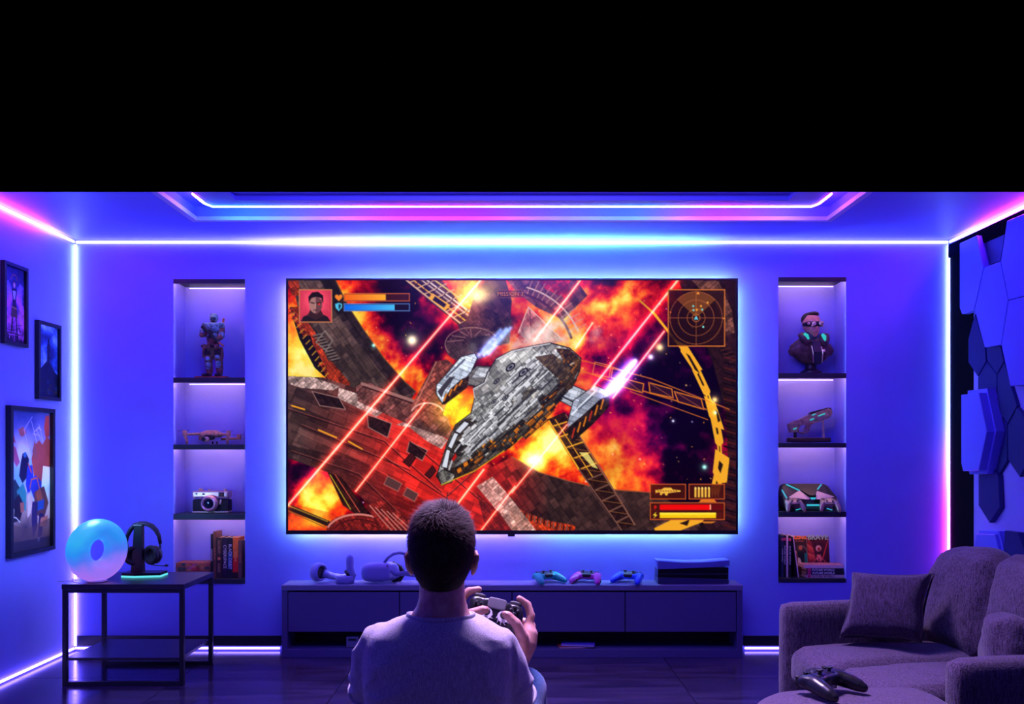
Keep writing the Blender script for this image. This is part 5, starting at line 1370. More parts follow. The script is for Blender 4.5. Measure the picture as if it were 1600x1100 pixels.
standing_book(342.7, 351.6, 843.5, .12, hexc('3a2620'), 'dark brown book with a ring emblem on its spine', n_, B0, None, extra=ring_ex)
standing_book(352, 360, 843.8, .12, hexc('241430'), 'dark purple book with bold white spine lettering', n_, B0, 'CYBERSPACE', M_TXT, .026)
def blue_ex(th, w_, h_, f): MB().span((-w_ * .45, f - .0008, h_ * .22), (w_ * .45, f, h_ * .66)).build('spine_panel', mat('spine_blue', hexc('285a8c'), .5, var=.4, vscale=60), th)
standing_book(360.2, 368, 843.8, .12, (.008, .010, .020), 'black book with a blue panel and white spine lettering', n_, B0, 'BLACK ORBIT', M_TXT, .026, extra=blue_ex)
def red_ex(th, w_, h_, f):
    MB().span((-w_ * .5, f - .0008, h_ * .14), (w_ * .5, f, h_ * .50)).build('spine_panel', mat('spine_red', hexc('e02818'), .5), th)
    MB().span((-w_ * .5, f - .0008, 0), (w_ * .5, f, h_ * .14)).build('spine_panel', mat('spine_black', hexc('301414'), .5), th)
standing_book(368.2, 376.6, 843.6, .12, hexc('f07828'), 'bright orange and red book in the left niche', n_, B0, 'SOLAR', mat('printed_yellow', hexc('f8b860'), .6), .022, extra=red_ex)
standing_book(377, 382.4, 848.5, .11, hexc('6a4a44'), 'short brown book at the right end of the standing row', n_, B0, 'VOYAGE', M_TXTO, .016)
def lying_book(x0, x1, ztop, zbot, depth, base, label, col, cols, seed, n_):
    w_ = (x1 - x0) * kn; h_ = (zbot - ztop) * kn - .0006
    th = thing('book', label, 'book', base + Vector((((x0 + x1) / 2 - n_.px) * kn, 0, (n_.py - zbot) * kn)), group='books lying on the bottom shelf')
    MB().span((-w_ / 2 + .006, -.052, .003), (w_ / 2 - .003, .055, h_ - .003)).build('pages', M_PAGE, th)
    m_ = mat('book_cover', col, .5, bump=.2, bscale=90, var=.3, vscale=25)
    for z_ in (0, h_ - .003): MB().span((-w_ / 2, -.056, z_), (w_ / 2, .058, z_ + .003)).build('cover', m_, th)
    MB().span((-w_ / 2, -.060, 0), (w_ / 2, -.056, h_), .0012).build('spine', m_, th)
    c = Canvas(0, 0, 120, 26, 110, 24, seed)
    c.img[:] = cols[0]; n = c.noise(14, 4, seed); c.img *= (.6 + .8 * n)[..., None]
    for k in range(16):
        x, y = c.rng.uniform(0, 120), c.rng.uniform(0, 26)
        c.disc((x, y), c.rng.uniform(4, 16), cols[1 + k % (len(cols) - 1)], .75, c.rng.uniform(3, 8), tex=.6 + .8 * n)
    c.surface('spine_print', vcol_mat('spine_print', 0, .5), (-w_ / 2 + .001, -.0604, h_ - .001), (w_ - .002, 0, 0), (0, 0, -(h_ - .002)), th)
    return th
lying_book(274.5, 333, 882.2, 895.4, .11, B0, 'upper lying paperback with an orange printed spine in the left niche', hexc('a85838'), [(.70, .40, .28), (.82, .50, .30), (.66, .30, .50), (.20, .28, .28), (.75, .20, .24)], 5, NP(330, 906 + 0))
lying_book(274.5, 332, 895.6, 905.9, .11, B0, 'lower lying paperback with a pink and tan spine in the left niche', hexc('8a3040'), [(.62, .42, .32), (.75, .20, .32), (.80, .62, .42), (.20, .20, .24), (.70, .46, .36)], 9, NP(330, 906 + 0))

# bust ------------------------------------------------------------------------
S0 = SH_TOP[1][1]; n_ = NP(1267, 583)
bu = thing('portrait_bust', 'painted bust with goggles and a teal-lit collar on the top shelf of the right niche', 'bust', nloc(1267, S0))
M_SKN = mat('bust_skin', hexc('e09878'), .5, bump=.1, bscale=80, var=.2, vscale=30)
M_JKT = mat('bust_jacket', hexc('5e463a'), .5, bump=.5, bscale=60, var=.5, vscale=30)
M_TEALP = emit('collar_glow', hexc('2cc8c0'), .9)
MB().lathe([(.056, 0), (.068, .006), (.066, .018), (.050, .026), (.036, .034), (.034, .060), (.040, .068), (0, .068)], (0, 0, 0), 28).build('pedestal', M_GUN, bu, smooth=True)
mb = MB()
mb.ring_loft([[n_(1267, y) + Vector((dx + rx * math.cos(a), .62 * ry_ * math.sin(a), 0)) for a in np.linspace(0, 2 * math.pi, 20, endpoint=False)] for y, rx, ry_, dx in ((568, .045, .05, .006), (562, .085, .07, .004), (553, .122, .085, 0), (545, .140, .09, -.002), (538, .132, .085, -.004), (532, .100, .075, -.004), (527, .075, .06, -.004))])
for x, sx_ in ((1239, -1), (1295, 1)): mb.tube([n_(x - sx_ * 10, 538), n_(x - sx_ * 3, 543), n_(x, 548), n_(x - sx_ * 1, 553)], [.040, .036, .033, .024], 12)
remesh(mb, .0065, 2).build('jacket', M_JKT, bu, smooth='all')
MB().ring_loft([[n_(x0_, y, d_), n_(x1_, y, d_), n_(x1_, y, d_ + .03), n_(x0_, y, d_ + .03)] for x0_, x1_, y, d_ in ((1262.5, 1275, 533, -.072), (1265, 1277, 550, -.086), (1267, 1277.5, 568, -.055))]).build('shirt_front', mat('bust_shirt', (.03, .035, .04), .5), bu)
MB().tube([n_(1261, 540, -.082), n_(1263, 552, -.086), n_(1265.5, 566, -.060)], .0035, 6).build('zip', M_SILV, bu); MB().tube([n_(1276, 542, -.080), n_(1278, 553, -.086), n_(1279, 566, -.060)], .0035, 6).build('zip', M_SILV, bu)
for s, pts in ((-1, [(1249, 521), (1252, 528), (1258, 537)]), (1, [(1285, 522), (1284, 530), (1280, 539)])):
    MB().tube([n_(x, y, -.03 - .012 * i) for i, (x, y) in enumerate(pts)], [.030, .034, .022], 12, flat=.7).build('collar', M_JKT, bu, smooth='all')
for pts in ([(1251, 521.5), (1255, 524), (1258, 530)], [(1279, 522), (1282.5, 526), (1283.5, 533)]):
    MB().tube([n_(x, y, -.060) for x, y in pts], [.010, .013, .008], 10).build('glowing_lining', M_TEALP, bu, smooth='all')
MB().ball(n_(1279.5, 548.5, -.086), .009).build('badge', M_SILV, bu)
mb = MB(); mb.tube([n_(1266, 535), n_(1267, 525, -.005), n_(1268, 518, -.01)], [.042, .040, .040], 14)
mb.build('neck', mat('bust_collar', (.02, .05, .06), .6), bu, smooth='all')
mb = MB(); mb.ball(n_(1267.5, 503, .0), (.056, .062, .070)); mb.ball(n_(1268.5, 514, -.020), (.040, .044, .046)); mb.ball(n_(1269, 521, -.030), (.024, .024, .024))
mb.ball(n_(1270.5, 512.5, -.064), (.010, .014, .016)); mb.ball(n_(1256.5, 507.5, .0), (.010, .014, .018)); mb.ball(n_(1269.5, 517.5, -.058), (.020, .010, .006))
hd_ = remesh(mb, .0055, 3).build('head', M_SKN, bu, smooth='all')
mb = MB(); mb.ball(n_(1267, 496.5, .014), (.0585, .056, .047)); mb.ball(n_(1269, 489.5, -.028), (.036, .026, .016))
remesh(mb, .007, 2).build('hair', mat('bust_hair', (.02, .016, .014), .7, bump=.4, bscale=120), bu, smooth='all')
gg = MB().tube([n_(1255, 505.5, -.01), n_(1260, 505.8, -.048), n_(1269, 506.4, -.064), n_(1278, 505.8, -.048), n_(1281, 505.5, -.015)], [.014, .019, .018, .018, .014], 12, flat=.95).build('goggles', M_GUN, bu, smooth='all')
for x, y, r_ in ((1258.5, 505.5, .009), (1265, 506.5, .012), (1262, 510, .006), (1275.5, 506, .011), (1279.5, 504, .007), (1279, 509, .007), (1261, 502.5, .005)): MB().ball(n_(x, y, -.080 if 1260 < x < 1276 else -.062), (r_ * 1.15, r_ * .7, r_ * 1.15)).build('lens', M_SILV, gg, smooth='all')
# toy blaster on stand
S1 = SH_TOP[1][2]; n_ = NP(1263, 692)
bl = thing('toy_blaster', 'brown science-fiction blaster propped on a display stand in the right niche', 'toy gun', nloc(1263, S1))
MB().box(n_(1263.5, 687.5, 0), (.262, .085, .030), None, .010, 3).build('stand_base', M_BRZ if False else mat('stand_brown', hexc('3c2a26'), .5, bump=.3, bscale=80), bl)
MB().tube([n_(1242.5, 686), n_(1242.5, 674)], .010, 8).build('short_post', M_GUN, bl); MB().tube([n_(1286.5, 686), n_(1286.5, 678), n_(1285.5, 654)], [.012, .009, .007], 8).build('tall_post', M_SILV, bl)
M_TOY = mat('toy_metal', hexc('9a7a70'), .45, .1, bump=.35, bscale=110, var=.4, vscale=50)
def pr(poly_, d0, d1, nm, m_, par): return MB().prism([n_(x, y, d0) for x, y in poly_], (0, d1 - d0, 0)).build(nm, m_, par)
pr([(1231, 663), (1240, 658), (1262, 652), (1263, 658), (1250, 664), (1244, 675), (1234, 676)], -.022, .022, 'stock', M_TOY, bl)
rc = pr([(1250, 655), (1262, 649), (1292, 638.5), (1297, 641), (1298, 648), (1290, 655), (1272, 661), (1262, 664), (1252, 664)], -.030, .030, 'receiver', M_TOY, bl)
pr([(1263, 648), (1266, 644), (1293, 637), (1296, 640), (1270, 648)], -.018, .018, 'top_rail', M_GUN, rc)
pr([(1260, 664), (1266, 662), (1262, 677), (1255, 677), (1257, 671)], -.016, .016, 'grip', M_TOY, bl)
MB().tube([n_(1246, 668), n_(1248, 675.5), n_(1257, 677)], .006, 8).build('trigger_guard', M_TOY, bl)
MB().tube([n_(1288, 645, 0), n_(1298.5, 641, 0)], [.020, .018], 12).build('muzzle', M_GUN, bl); MB().tube([n_(1286, 651.5, 0), n_(1297, 648, 0)], [.014, .013], 12).build('muzzle', M_GUN, bl)
for x0_, y0_, x1_, y1_ in ((1276, 650.5, 1286, 646.5), (1266, 649.3, 1271, 647.3), (1262.5, 657, 1269, 654.5), (1237, 671, 1242, 669)): MB().tube([n_(x0_, y0_, -.034), n_(x1_, y1_, -.034)], .004, 6).build('glow_strip', M_TEALP, rc)
MB().ball(n_(1265, 662, -.03), .007).build('indicator', M_RST, rc)
# retro games machine
S2 = SH_TOP[1][3]; n_ = NP(1264, 799.5)
rg = thing('angular_games_machine', 'angular dark games machine with cyan lines and silver wings in the right niche', 'games console', nloc(1264, S2))
M_RGD = mat('machine_dark', hexc('2e2624'), .35, var=.2, vscale=20); M_CYL = emit('cyan_line', hexc('30b8d0'), .9); M_WNG = mat('machine_silver', hexc('c0a8a4'), .35, .2)
top = [(1224, 762), (1230, 758.5), (1291, 758.5), (1296.5, 762), (1303, 778), (1303, 794), (1298, 798.8), (1226, 798.8), (1221, 794), (1221, 778)]
def rgq(x, y): # sloping front: lower rows come forward
    d = .045 - .095 * min(1, max(0, (y - 758) / 22.0))
    return n_(x, y, d)
MB().ring_loft([[rgq(x, y) for x, y in top], [n_(x, y, .075) for x, y in top]]).build('case', M_RGD, rg)
def inlay(poly_, nm, m_, lift=.004): return MB().prism([rgq(x, y) + Vector((0, -lift, lift * .4)) for x, y in poly_], (0, lift + .002, 0)).build(nm, m_, rg)
inlay([(1229, 778.5), (1249, 768.5), (1262, 781), (1258, 782), (1232, 780)], 'wing', M_WNG); inlay([(1274, 768.5), (1300, 778), (1290, 780), (1272, 782), (1271, 781)], 'wing', M_WNG)
inlay([(1238, 759), (1285, 759), (1270, 776), (1262, 776)], 'bonnet', mat('machine_bonnet', hexc('40332e'), .4), .006)
for a_, b2 in (((1231, 759.5), (1249, 769)), ((1286, 760), (1277, 767.5)), ((1221.5, 768), (1226, 782))): MB().tube([rgq(*a_) + Vector((0, -.005, .002)), rgq(*b2) + Vector((0, -.005, .002))], .0048, 6).build('light_line', M_CYL, rg)
inlay([(1262, 779), (1271, 779), (1269, 782), (1263, 782)], 'emblem_plate', M_CYL)
MB().tube([n_(1256, 790.5, -.056), n_(1282, 790.5, -.056)], .006, 6).build('light_line', M_CYL, rg)
for a_, b2 in (((1239, 798), (1248, 795.5)), ((1295, 798), (1287, 795.5))): MB().tube([n_(*a_, -.054), n_(*b2, -.054)], .003, 6).build('light_line', M_CYL, rg)
M_GRS = mat('controller_bronze', hexc('8c7068'), .3, .5)
for px, lab in ((1240, 'small bronze controller leaning on the left front of the angular games machine'), (1296, 'small bronze controller leaning on the right front of the angular games machine')):
    M = T((px - 800) * (YN - .100) / F, YN - .100, S2 + .046) @ RM(0, 0, 8 if px < 1260 else -12) @ RM(38, 0, 0)
    gamepad('game_controller', lab, M, M_GRS, M_GRS, M_GB, s=.72, group='controllers in the right niche')

# magazines and books on the bottom shelf, right niche
n_ = NP(1265, 904); B1 = nloc(1265, SH_TOP[1][4])
M_PINK = mat('pink_label', hexc('d83a68'), .5)
def pink_ex(th, w_, h_, f): MB().span((-w_ * .5, f - .0008, h_ * .88), (w_ * .5, f, h_ * .94)).build('spine_label', M_PINK, th)
standing_book(1216.6, 1219.4, 839.5, .10, hexc('1c3050'), 'thin dark blue volume at the left end of the right niche', n_, B1, 'FUTURE WORLD', M_TXT, .011, pink_ex)
standing_book(1219.6, 1224, 839.2, .10, (.008, .007, .010), 'black volume with a pink label, second in the right niche', n_, B1, 'FUTURE WORLD', M_TXT, .016, pink_ex)
standing_book(1224.4, 1227, 839.5, .10, hexc('e8c8c0'), 'slim white-edged volume between two black ones in the right niche', n_, B1)
standing_book(1227.3, 1231.8, 840, .10, (.008, .007, .010), 'black volume with a pink label beside the leaning book', n_, B1, 'FUTURE WORLD', M_TXT, .016, pink_ex)
ln = thing('book', 'dark book with a white edge leaning against the black volumes', 'book', B1 + n_(1243.6, 904), (0, math.radians(-7.4), 0))
MB().span((-.012, -.056, .0), (-.006, .05, .262)).build('pages', mat('dark_page_block', (.02, .012, .02), .8), ln)
MB().span((-.006, -.058, .0), (.0, .052, .266), .001).build('cover', mat('white_cover_edge', hexc('e4c4bc'), .6), ln)
def cover(x0, x1, ytop, label, cols, word, wcol, sub, seed, yd):
    h_ = (904 - ytop) * kn; w_ = (x1 - x0) * kn
    th = thing('comic_magazine', label, 'magazine', B1 + Vector((((x0 + x1) / 2 - n_.px) * kn, yd, 0)), (math.radians(-7), 0, 0), 'comic magazines propped at the back of the niche')
    MB().span((-w_ / 2, .001, 0), (w_ / 2, .010, h_)).build('pages', M_PAGE, th)
    c = Canvas(0, 0, 100, 190, 90, 170, seed)
    n = c.noise(30, 5, seed); c.img[:] = cols[0]; c.img *= (.5 + n)[..., None]
    if seed == 3:
        for k in range(9):
            c.path([(8 + k * 5, 60 + k * 3), (20 + 7 * (k % 3) + k * 4, 80 + k * 5), (6 + k * 5, 104 + k * 6), (30 + k * 3, 140 + k * 2)], 4.5, ((.90, .45, .25), (.75, .22, .18), (.95, .62, .40))[k % 3], .9)
        c.disc((66, 70), 15, (.30, .20, .16), 1, 15); c.disc((70, 68), 9, (.75, .38, .26), 1, 10); c.poly([(52, 84), (80, 84), (88, 110), (74, 136), (56, 128)], (.06, .07, .08)); c.circle((66, 92), 34, 3, (.55, .50, .40), .9, -80, 30)
        c.poly([(56, 112), (66, 116), (74, 140), (64, 150), (54, 136)], (.88, .80, .70)); c.line((60, 140), (44, 160), 4, (.92, .84, .76)); c.line((66, 140), (84, 170), 4, (.92, .84, .76)); c.poly([(86, 96), (100, 90), (100, 150), (88, 140)], (.10, .42, .40)); c.poly([(30, 130), (50, 124), (46, 150), (26, 152)], (.78, .14, .16))
    else:
        for k in range(8):
            c.poly([(0, 20 + k * 14), (20 + k * 3, 44 + k * 12), (34, 90 + k * 6), (10, 70 + k * 12)], ((.66, .16, .18), (.50, .10, .16), (.85, .36, .28))[k % 3], .7); c.line((98 - k, 30 + k * 3), (74 - k * 2, 110 + k * 4), 3, (.80, .20, .24), .7)
        c.disc((52, 72), 13, (.88, .66, .58), 1, 14); c.disc((54, 76), 7, (.62, .16, .16), 1, 9); c.poly([(44, 100), (60, 100), (66, 124), (52, 134), (40, 122)], (.86, .46, .42)); c.line((46, 108), (26, 136), 4, (.80, .24, .34)); c.line((60, 108), (84, 136), 4, (.80, .24, .34)); c.line((52, 120), (54, 150), 8, (.66, .12, .34))
    c.surface('cover_print', vcol_mat('cover_print', 0, .35), (-w_ / 2, 0.0, h_), (w_, 0, 0), (0, 0, -h_), th)
    text_mesh('title', word, w_ * .215 if len(word) > 5 else w_ * .32, mat('title_ink', wcol, .5), th, (0, -.0010, h_ * .885), (math.pi / 2, 0, 0), extrude=.0004, shear=.2 if len(word) > 5 else 0, bold=.0015)
    if sub: text_mesh('subtitle', sub, w_ * .12, mat('subtitle_ink', hexc('a04048'), .5), th, (w_ * .15, -.0010, h_ * .80), (math.pi / 2, 0, 0), extrude=.0003)
    return th
cover(1234.5, 1267.8, 838.5, 'dark comic magazine with orange title AMAZING STORIES', [(.20, .10, .10)], 'AMAZING', hexc('e87838'), 'STORIES', 3, .060)
cover(1268.2, 1303, 838.0, 'dark red comic magazine with grey-green title BRAVE', [(.26, .07, .10)], 'BRAVE', hexc('90a8a0'), None, 7, .060)
zb_ = 904
for k, (hpx, col, tcol, lab) in enumerate(((4.6, 'e0bcb4', (.10, .08, .09), 'white paperback at the bottom of the small stack'), (5.0, '141018', (.75, .7, .72), 'black paperback in the middle of the small stack'), (5.0, '181420', (.75, .7, .72), 'black paperback third in the small stack'), (5.4, 'e8c4bc', None, 'pale-edged paperback on top of the small stack'))):
    x0_, x1_ = 1254 - (k == 3) * 4, 1311.5 + (k % 2) * 1.2
    w_ = (x1_ - x0_) * kn; h_ = hpx * kn - .0007
    th = thing('book', lab, 'book', B1 + Vector((((x0_ + x1_) / 2 - n_.px) * kn, -.02, (904 - zb_) * kn)), group='paperbacks stacked in the right niche')
    m_ = mat('book_cover', hexc(col), .5)
    MB().span((-w_ / 2 + .004, -.048, .002), (w_ / 2 - .002, .050, h_ - .002)).build('pages', M_PAGE, th)
    MB().span((-w_ / 2, -.052, 0), (w_ / 2, -.048, h_), .0006).build('spine', m_, th)
    for z_ in (0, h_ - .002): MB().span((-w_ / 2, -.050, z_), (w_ / 2, .052, z_ + .002)).build('cover', m_ if k < 3 else mat('pale_cover', hexc('b06a70'), .5, var=.6, vscale=30), th)
    if tcol:
        MB().span((-w_ / 2 + .006, -.0526, .001), (-w_ / 2 + .028, -.0520, h_ - .001)).build('spine_label', M_PINK, th)
        text_mesh('spine_lettering', 'FUTURE WORLD', .019, mat('spine_ink', tcol, .6), th, (-.012, -.0526, h_ / 2), (math.pi / 2, 0, 0), extrude=.0003, bold=.0006)
    zb_ -= hpx
from mathutils import noise as mnoise
# ================================================================== SOFA
M_SOFA = fabric('sofa_fabric', hexc('6c5876'), hexc('2a2034'), 240, .7)
M_SOFAD = fabric('pillow_fabric', hexc('503c60'), hexc('22182e'), 220, .7)
M_SEAM = mat('sofa_seam', hexc('3a3040'), .9)
th_ = math.radians(10)
SA = Vector((1.197, 3.51, 0)); SU = Vector((math.sin(th_), -math.cos(th_), 0)); SB = Vector((math.cos(th_), math.sin(th_), 0))
sofa = thing('sofa', 'grey-purple fabric loveseat with loose cushions against the right wall', 'sofa', tuple(SA))
SR = Matrix(((SB.x, SU.x, 0, 0), (SB.y, SU.y, 0, 0), (0, 0, 1, 0), (0, 0, 0, 1)))   # local (d,w,z) -> world offset (mirrored frame)
def cushion(size, round_=.16, puff=(0, 0, 0), cuts=14, wrinkle=.004, seed=0, corner=0.0):
    """padded block: box grid with rounded edges, bulging faces and soft dents"""
    bm = bmesh.new(); bmesh.ops.create_cube(bm, size=2.0)
    bmesh.ops.subdivide_edges(bm, edges=list(bm.edges), cuts=cuts, use_grid_fill=True)
    mb = MB(); bm.verts.index_update()
    mn = min(size)
    for v in bm.verts:
        q = v.co.copy(); h = Vector((size[0] / 2, size[1] / 2, size[2] / 2)); r = round_ * mn
        p = Vector((q.x * h.x, q.y * h.y, q.z * h.z))
        c = Vector([max(-h[i] + r, min(h[i] - r, p[i])) for i in range(3)])
        d = p - c
        if d.length > 1e-9: p = c + d.normalized() * r if d.length > r * .999 or sum(abs(x) > 1e-9 for x in d) > 1 else p
        fx, fy, fz = 1 - q.x ** 2, 1 - q.y ** 2, 1 - q.z ** 2
        p.z += puff[2] * math.copysign(1, q.z) * (abs(q.z) ** .5) * max(fx, 0) ** .6 * max(fy, 0) ** .6
        p.y += puff[1] * math.copysign(1, q.y) * (abs(q.y) ** .5) * max(fx, 0) ** .6 * max(fz, 0) ** .6
        p.x += puff[0] * math.copysign(1, q.x) * (abs(q.x) ** .5) * max(fy, 0) ** .6 * max(fz, 0) ** .6
        if corner:
            t = (abs(q.x) ** 4) * (abs(q.z) ** 4); p.x *= 1 + corner * t; p.z *= 1 + corner * t
            e_ = 1 - .10 * (fx * (abs(q.z) ** 3) + 0) ; p.z *= e_; p.x *= 1 - .10 * fz * abs(q.x) ** 3
        n_v = mnoise.noise_vector(p * 5.0 + Vector((seed * 3.1, seed, 0))); p += n_v * wrinkle * 2
        n_v = mnoise.noise_vector(p * 14.0 + Vector((seed, seed * 2.3, 5))); p += n_v * wrinkle
        mb.v.append(p)
    mb.f = [[v.index for v in f.verts] for f in bm.faces]
    bm.free(); return mb
def sput(mb, M, name, m_=M_SOFA, par=None):
    mb.xf(SR @ M)
    o = mb.build(name, m_, par or sofa, smooth='all'); return o
FAR, W1, W2 = -.005, .330, .665
# base frame, back, arms
sput(cushion((.80, .66, .20), .12, wrinkle=.001), T(.42, .33, .16), 'base')
for d_, w_ in ((.06, .0), (.78, .0), (.16, .68), (.78, .68)):
    sput(MB().lathe([(.018, 0), (.022, .062)], n=12), T(d_, w_, 0), 'foot', M_GB)
sput(cushion((.90, .078, .545), .42, wrinkle=.0015, seed=2), T(.42, -.044, .335), 'armrest')
sput(cushion((.76, .098, .485), .42, wrinkle=.0015, seed=3), T(.560, .735, .308), 'armrest')
sput(cushion((.14, .86, .62), .35, wrinkle=.002, seed=4), T(.90, .350, .37), 'backrest')
# seat cushions
s1 = sput(cushion((.72, .333, .165), .30, (.012, 0, .018), wrinkle=.005, seed=5), T(.345, .163, .350), 'seat_cushion')
s2 = sput(cushion((.72, .328, .165), .30, (.012, 0, .020), wrinkle=.005, seed=6), T(.345, .498, .345), 'seat_cushion')
for (wc, o_) in ((.163, s1), (.498, s2)):
    mb = MB().tube([Vector((-.012, wc - .145 + .29 * i / 10, .395)) for i in range(11)], .0035, 6)
    sput(mb, Matrix(), 'seam', M_SEAM, o_)
# back cushions lean on the backrest
sput(cushion((.17, .350, .43), .42, (.035, 0, .012), wrinkle=.010, seed=7), T(.715, .165, .632) @ Matrix.Rotation(math.radians(13), 4, 'Y'), 'back_cushion')
sput(cushion((.17, .350, .43), .42, (.035, 0, .012), wrinkle=.010, seed=8), T(.715, .515, .632) @ Matrix.Rotation(math.radians(13), 4, 'Y'), 'back_cushion')
sput(cushion((.12, .22, .24), .45, (.03, 0, .0), wrinkle=.008, seed=9), T(.555, .575, .545) @ Matrix.Rotation(math.radians(10), 4, 'Y') @ Matrix.Rotation(.5, 4, 'Z'), 'small_cushion')
# throw pillow
pp_ = at(1385, 947, 3.44)
pil = thing('throw_pillow', 'dark purple square throw pillow leaning in the corner of the sofa', 'pillow', pp_, (math.radians(-24), math.radians(-3), math.radians(-28)))
mb = cushion((.31, .085, .285), .45, (.0, .050, .0), cuts=16, wrinkle=.006, seed=11, corner=.06)
for p in mb.v: p.x += .20 * p.z
mb.build('cover', M_SOFAD, pil, smooth='all')
mb = MB()
edge = []
for a_, b2 in (((-1, -1), (1, -1)), ((1, -1), (1, 1)), ((1, 1), (-1, 1)), ((-1, 1), (-1, -1))):
    for i in range(8):
        t = i / 8; q = Vector((a_[0] + (b2[0] - a_[0]) * t, 0, a_[1] + (b2[1] - a_[1]) * t))
        k2 = 1 - .08 * (1 - (q.x if abs(q.z) > .99 else q.z) ** 2)
        edge.append(Vector((q.x * .155 * (k2 if abs(q.x) > .99 else 1), 0, q.z * .1425 * (k2 if abs(q.z) > .99 else 1))))
for p in edge: p.x += .20 * p.z
mb.tube(edge, .004, 6, closed=True).build('piping', M_SEAM, pil, smooth='all')
# ottoman
ot_loc = Vector((1.03, 2.55, 0))
ott = thing('ottoman', 'grey-purple fabric ottoman standing in front of the sofa', 'ottoman', tuple(ot_loc))
outl = [(.915, 2.795), (1.18, 2.838), (1.385, 2.846), (1.425, 2.81), (1.43, 2.60), (1.42, 2.30), (1.36, 2.22), (1.0, 2.18), (.66, 2.20), (.60, 2.27), (.66, 2.42), (.745, 2.60), (.835, 2.745)]
def smooth_loop(pts, it=2):
    for _ in range(it):
        q = []
        for a_, b2 in zip(pts, pts[1:] + pts[:1]):
            q.append((a_[0] * .75 + b2[0] * .25, a_[1] * .75 + b2[1] * .25)); q.append((a_[0] * .25 + b2[0] * .75, a_[1] * .25 + b2[1] * .75))
        pts = q
    return pts
outl = smooth_loop(outl, 2)
cxo = Vector((sum(p[0] for p in outl) / len(outl), sum(p[1] for p in outl) / len(outl), 0))
def oring(scale, z): return [Vector((cxo.x + (x - cxo.x) * scale, cxo.y + (y - cxo.y) * scale, z + .004 * mnoise.noise(Vector((x * 6, y * 6, z * 9))))) - ot_loc for x, y in outl]
MB().ring_loft([oring(s_, z_) for s_, z_ in ((.94, .29), (.985, .30), (1.0, .33), (1.0, .395), (.99, .425), (.965, .445), (.90, .456), (.75, .463), (.5, .467), (.2, .468), (.02, .468))]).build('cushion', M_SOFA, ott, smooth='all')
MB().ring_loft([oring(s_, z_) for s_, z_ in ((.93, .06), (.955, .08), (.96, .27), (.94, .29))]).build('base', M_SOFA, ott, smooth='all')
MB().tube(oring(.992, .4225), .0032, 6, closed=True).build('seam', M_SEAM, ott, smooth='all')
for x, y in ((.80, 2.35), (1.32, 2.32), (1.32, 2.75), (.95, 2.70)): MB().lathe([(.018, 0), (.022, .064)], (x - ot_loc.x, y - ot_loc.y, 0), 12).build('foot', M_GB, ott)
# controller lying on the ottoman
gpo = at(1290, 1074, 2.70)
gamepad('game_controller', 'black game controller lying on the ottoman', T(gpo.x, 2.70, .468 + .032) @ RM(0, 0, 38) @ RM(-2, 0, 0), M_GB, M_GB, M_GB2, s=1.16)

# ================================================================== PERSON
YP = 2.05; kp = YP / F
def pp(px, py, dy=0.0):
    return Vector(((px - 800) * kp, YP + dy, CZ - (py - HY) * kp))
pc_ = pp(690, 700)
PX0 = pc_.x
per = thing('person', 'person in a grey t-shirt and jeans seen from behind holding a game controller', 'person', (PX0, YP, 0))
off = Vector((PX0, YP, 0))
def pbuild(mb, name, m_, par=per, sm='all'):
    mb.v = [p - off for p in mb.v]; return mb.build(name, m_, par, smooth=sm)
# held controller
gs = 1.08
gM = T((771 - 800) * 2.44 / F, 2.44, CZ - (968 - HY) * 2.44 / F) @ RM(0, 13, 0) @ RM(0, 0, 0) @ RM(58, 0, 0)
def G(x, y, z): return gM @ (Vector((x, y, z)) * gs)
m, nt, b = new_mat('skin')
tc = nt.nodes.new('ShaderNodeTexCoord'); n1 = nt.nodes.new('ShaderNodeTexNoise'); n1.inputs['Scale'].default_value = 35; n1.inputs['Detail'].default_value = 6
nt.links.new(tc.outputs['Object'], n1.inputs['Vector'])
r = nt.nodes.new('ShaderNodeValToRGB'); r.color_ramp.elements[0].color = (.50, .23, .18, 1); r.color_ramp.elements[1].color = (.68, .38, .31, 1); r.color_ramp.elements[0].position = .35; r.color_ramp.elements[1].position = .68
nt.links.new(n1.outputs['Fac'], r.inputs[0]); nt.links.new(r.outputs[0], b.inputs['Base Color'])
b.inputs['Subsurface Weight'].default_value = .25; b.inputs['Subsurface Radius'].default_value = (.012, .004, .002); b.inputs['Subsurface Scale'].default_value = 1.0
setin(b, Roughness=.48)
M_SKIN = m
M_SHIRT = fabric('grey_jersey', hexc('d4d0dc'), hexc('a4a0ac'), 420, .25, .9, .15)
M_JEAN = fabric('blue_denim', hexc('4c74a8'), hexc('2c4a78'), 380, .4)
M_HAIR = mat('dark_brown_hair', (.012, .005, .004), .7, spec=.2, bump=.5, bscale=160, var=.5, vscale=40)
hc = pp(690.5, 860)                                # centre of the skull
mb = MB()
mb.ball(hc + Vector((0, .005, .006)), (.075, .093, .105), 24, 16)
mb.ball(hc + Vector((0, .042, -.045)), (.062, .058, .070), 20, 12)           # face
mb.ball(hc + Vector((0, .055, -.100)), (.040, .038, .028), 16, 10)           # chin
mb.ball(hc + Vector((0, .062, -.030)), (.050, .040, .030), 16, 10)           # cheek bones
mb.tube([hc + Vector((0, .095, .005)), hc + Vector((0, .108, -.022)), hc + Vector((0, .113, -.036)), hc + Vector((0, .098, -.044))], [.008, .012, .015, .010], 10)   # nose
mb.ball(hc + Vector((0, .098, -.066)), (.024, .010, .006), 12, 8); mb.ball(hc + Vector((0, .097, -.076)), (.020, .010, .006), 12, 8)   # lips
mb.ball(hc + Vector((0, .084, .018)), (.050, .014, .010), 14, 8)             # brow
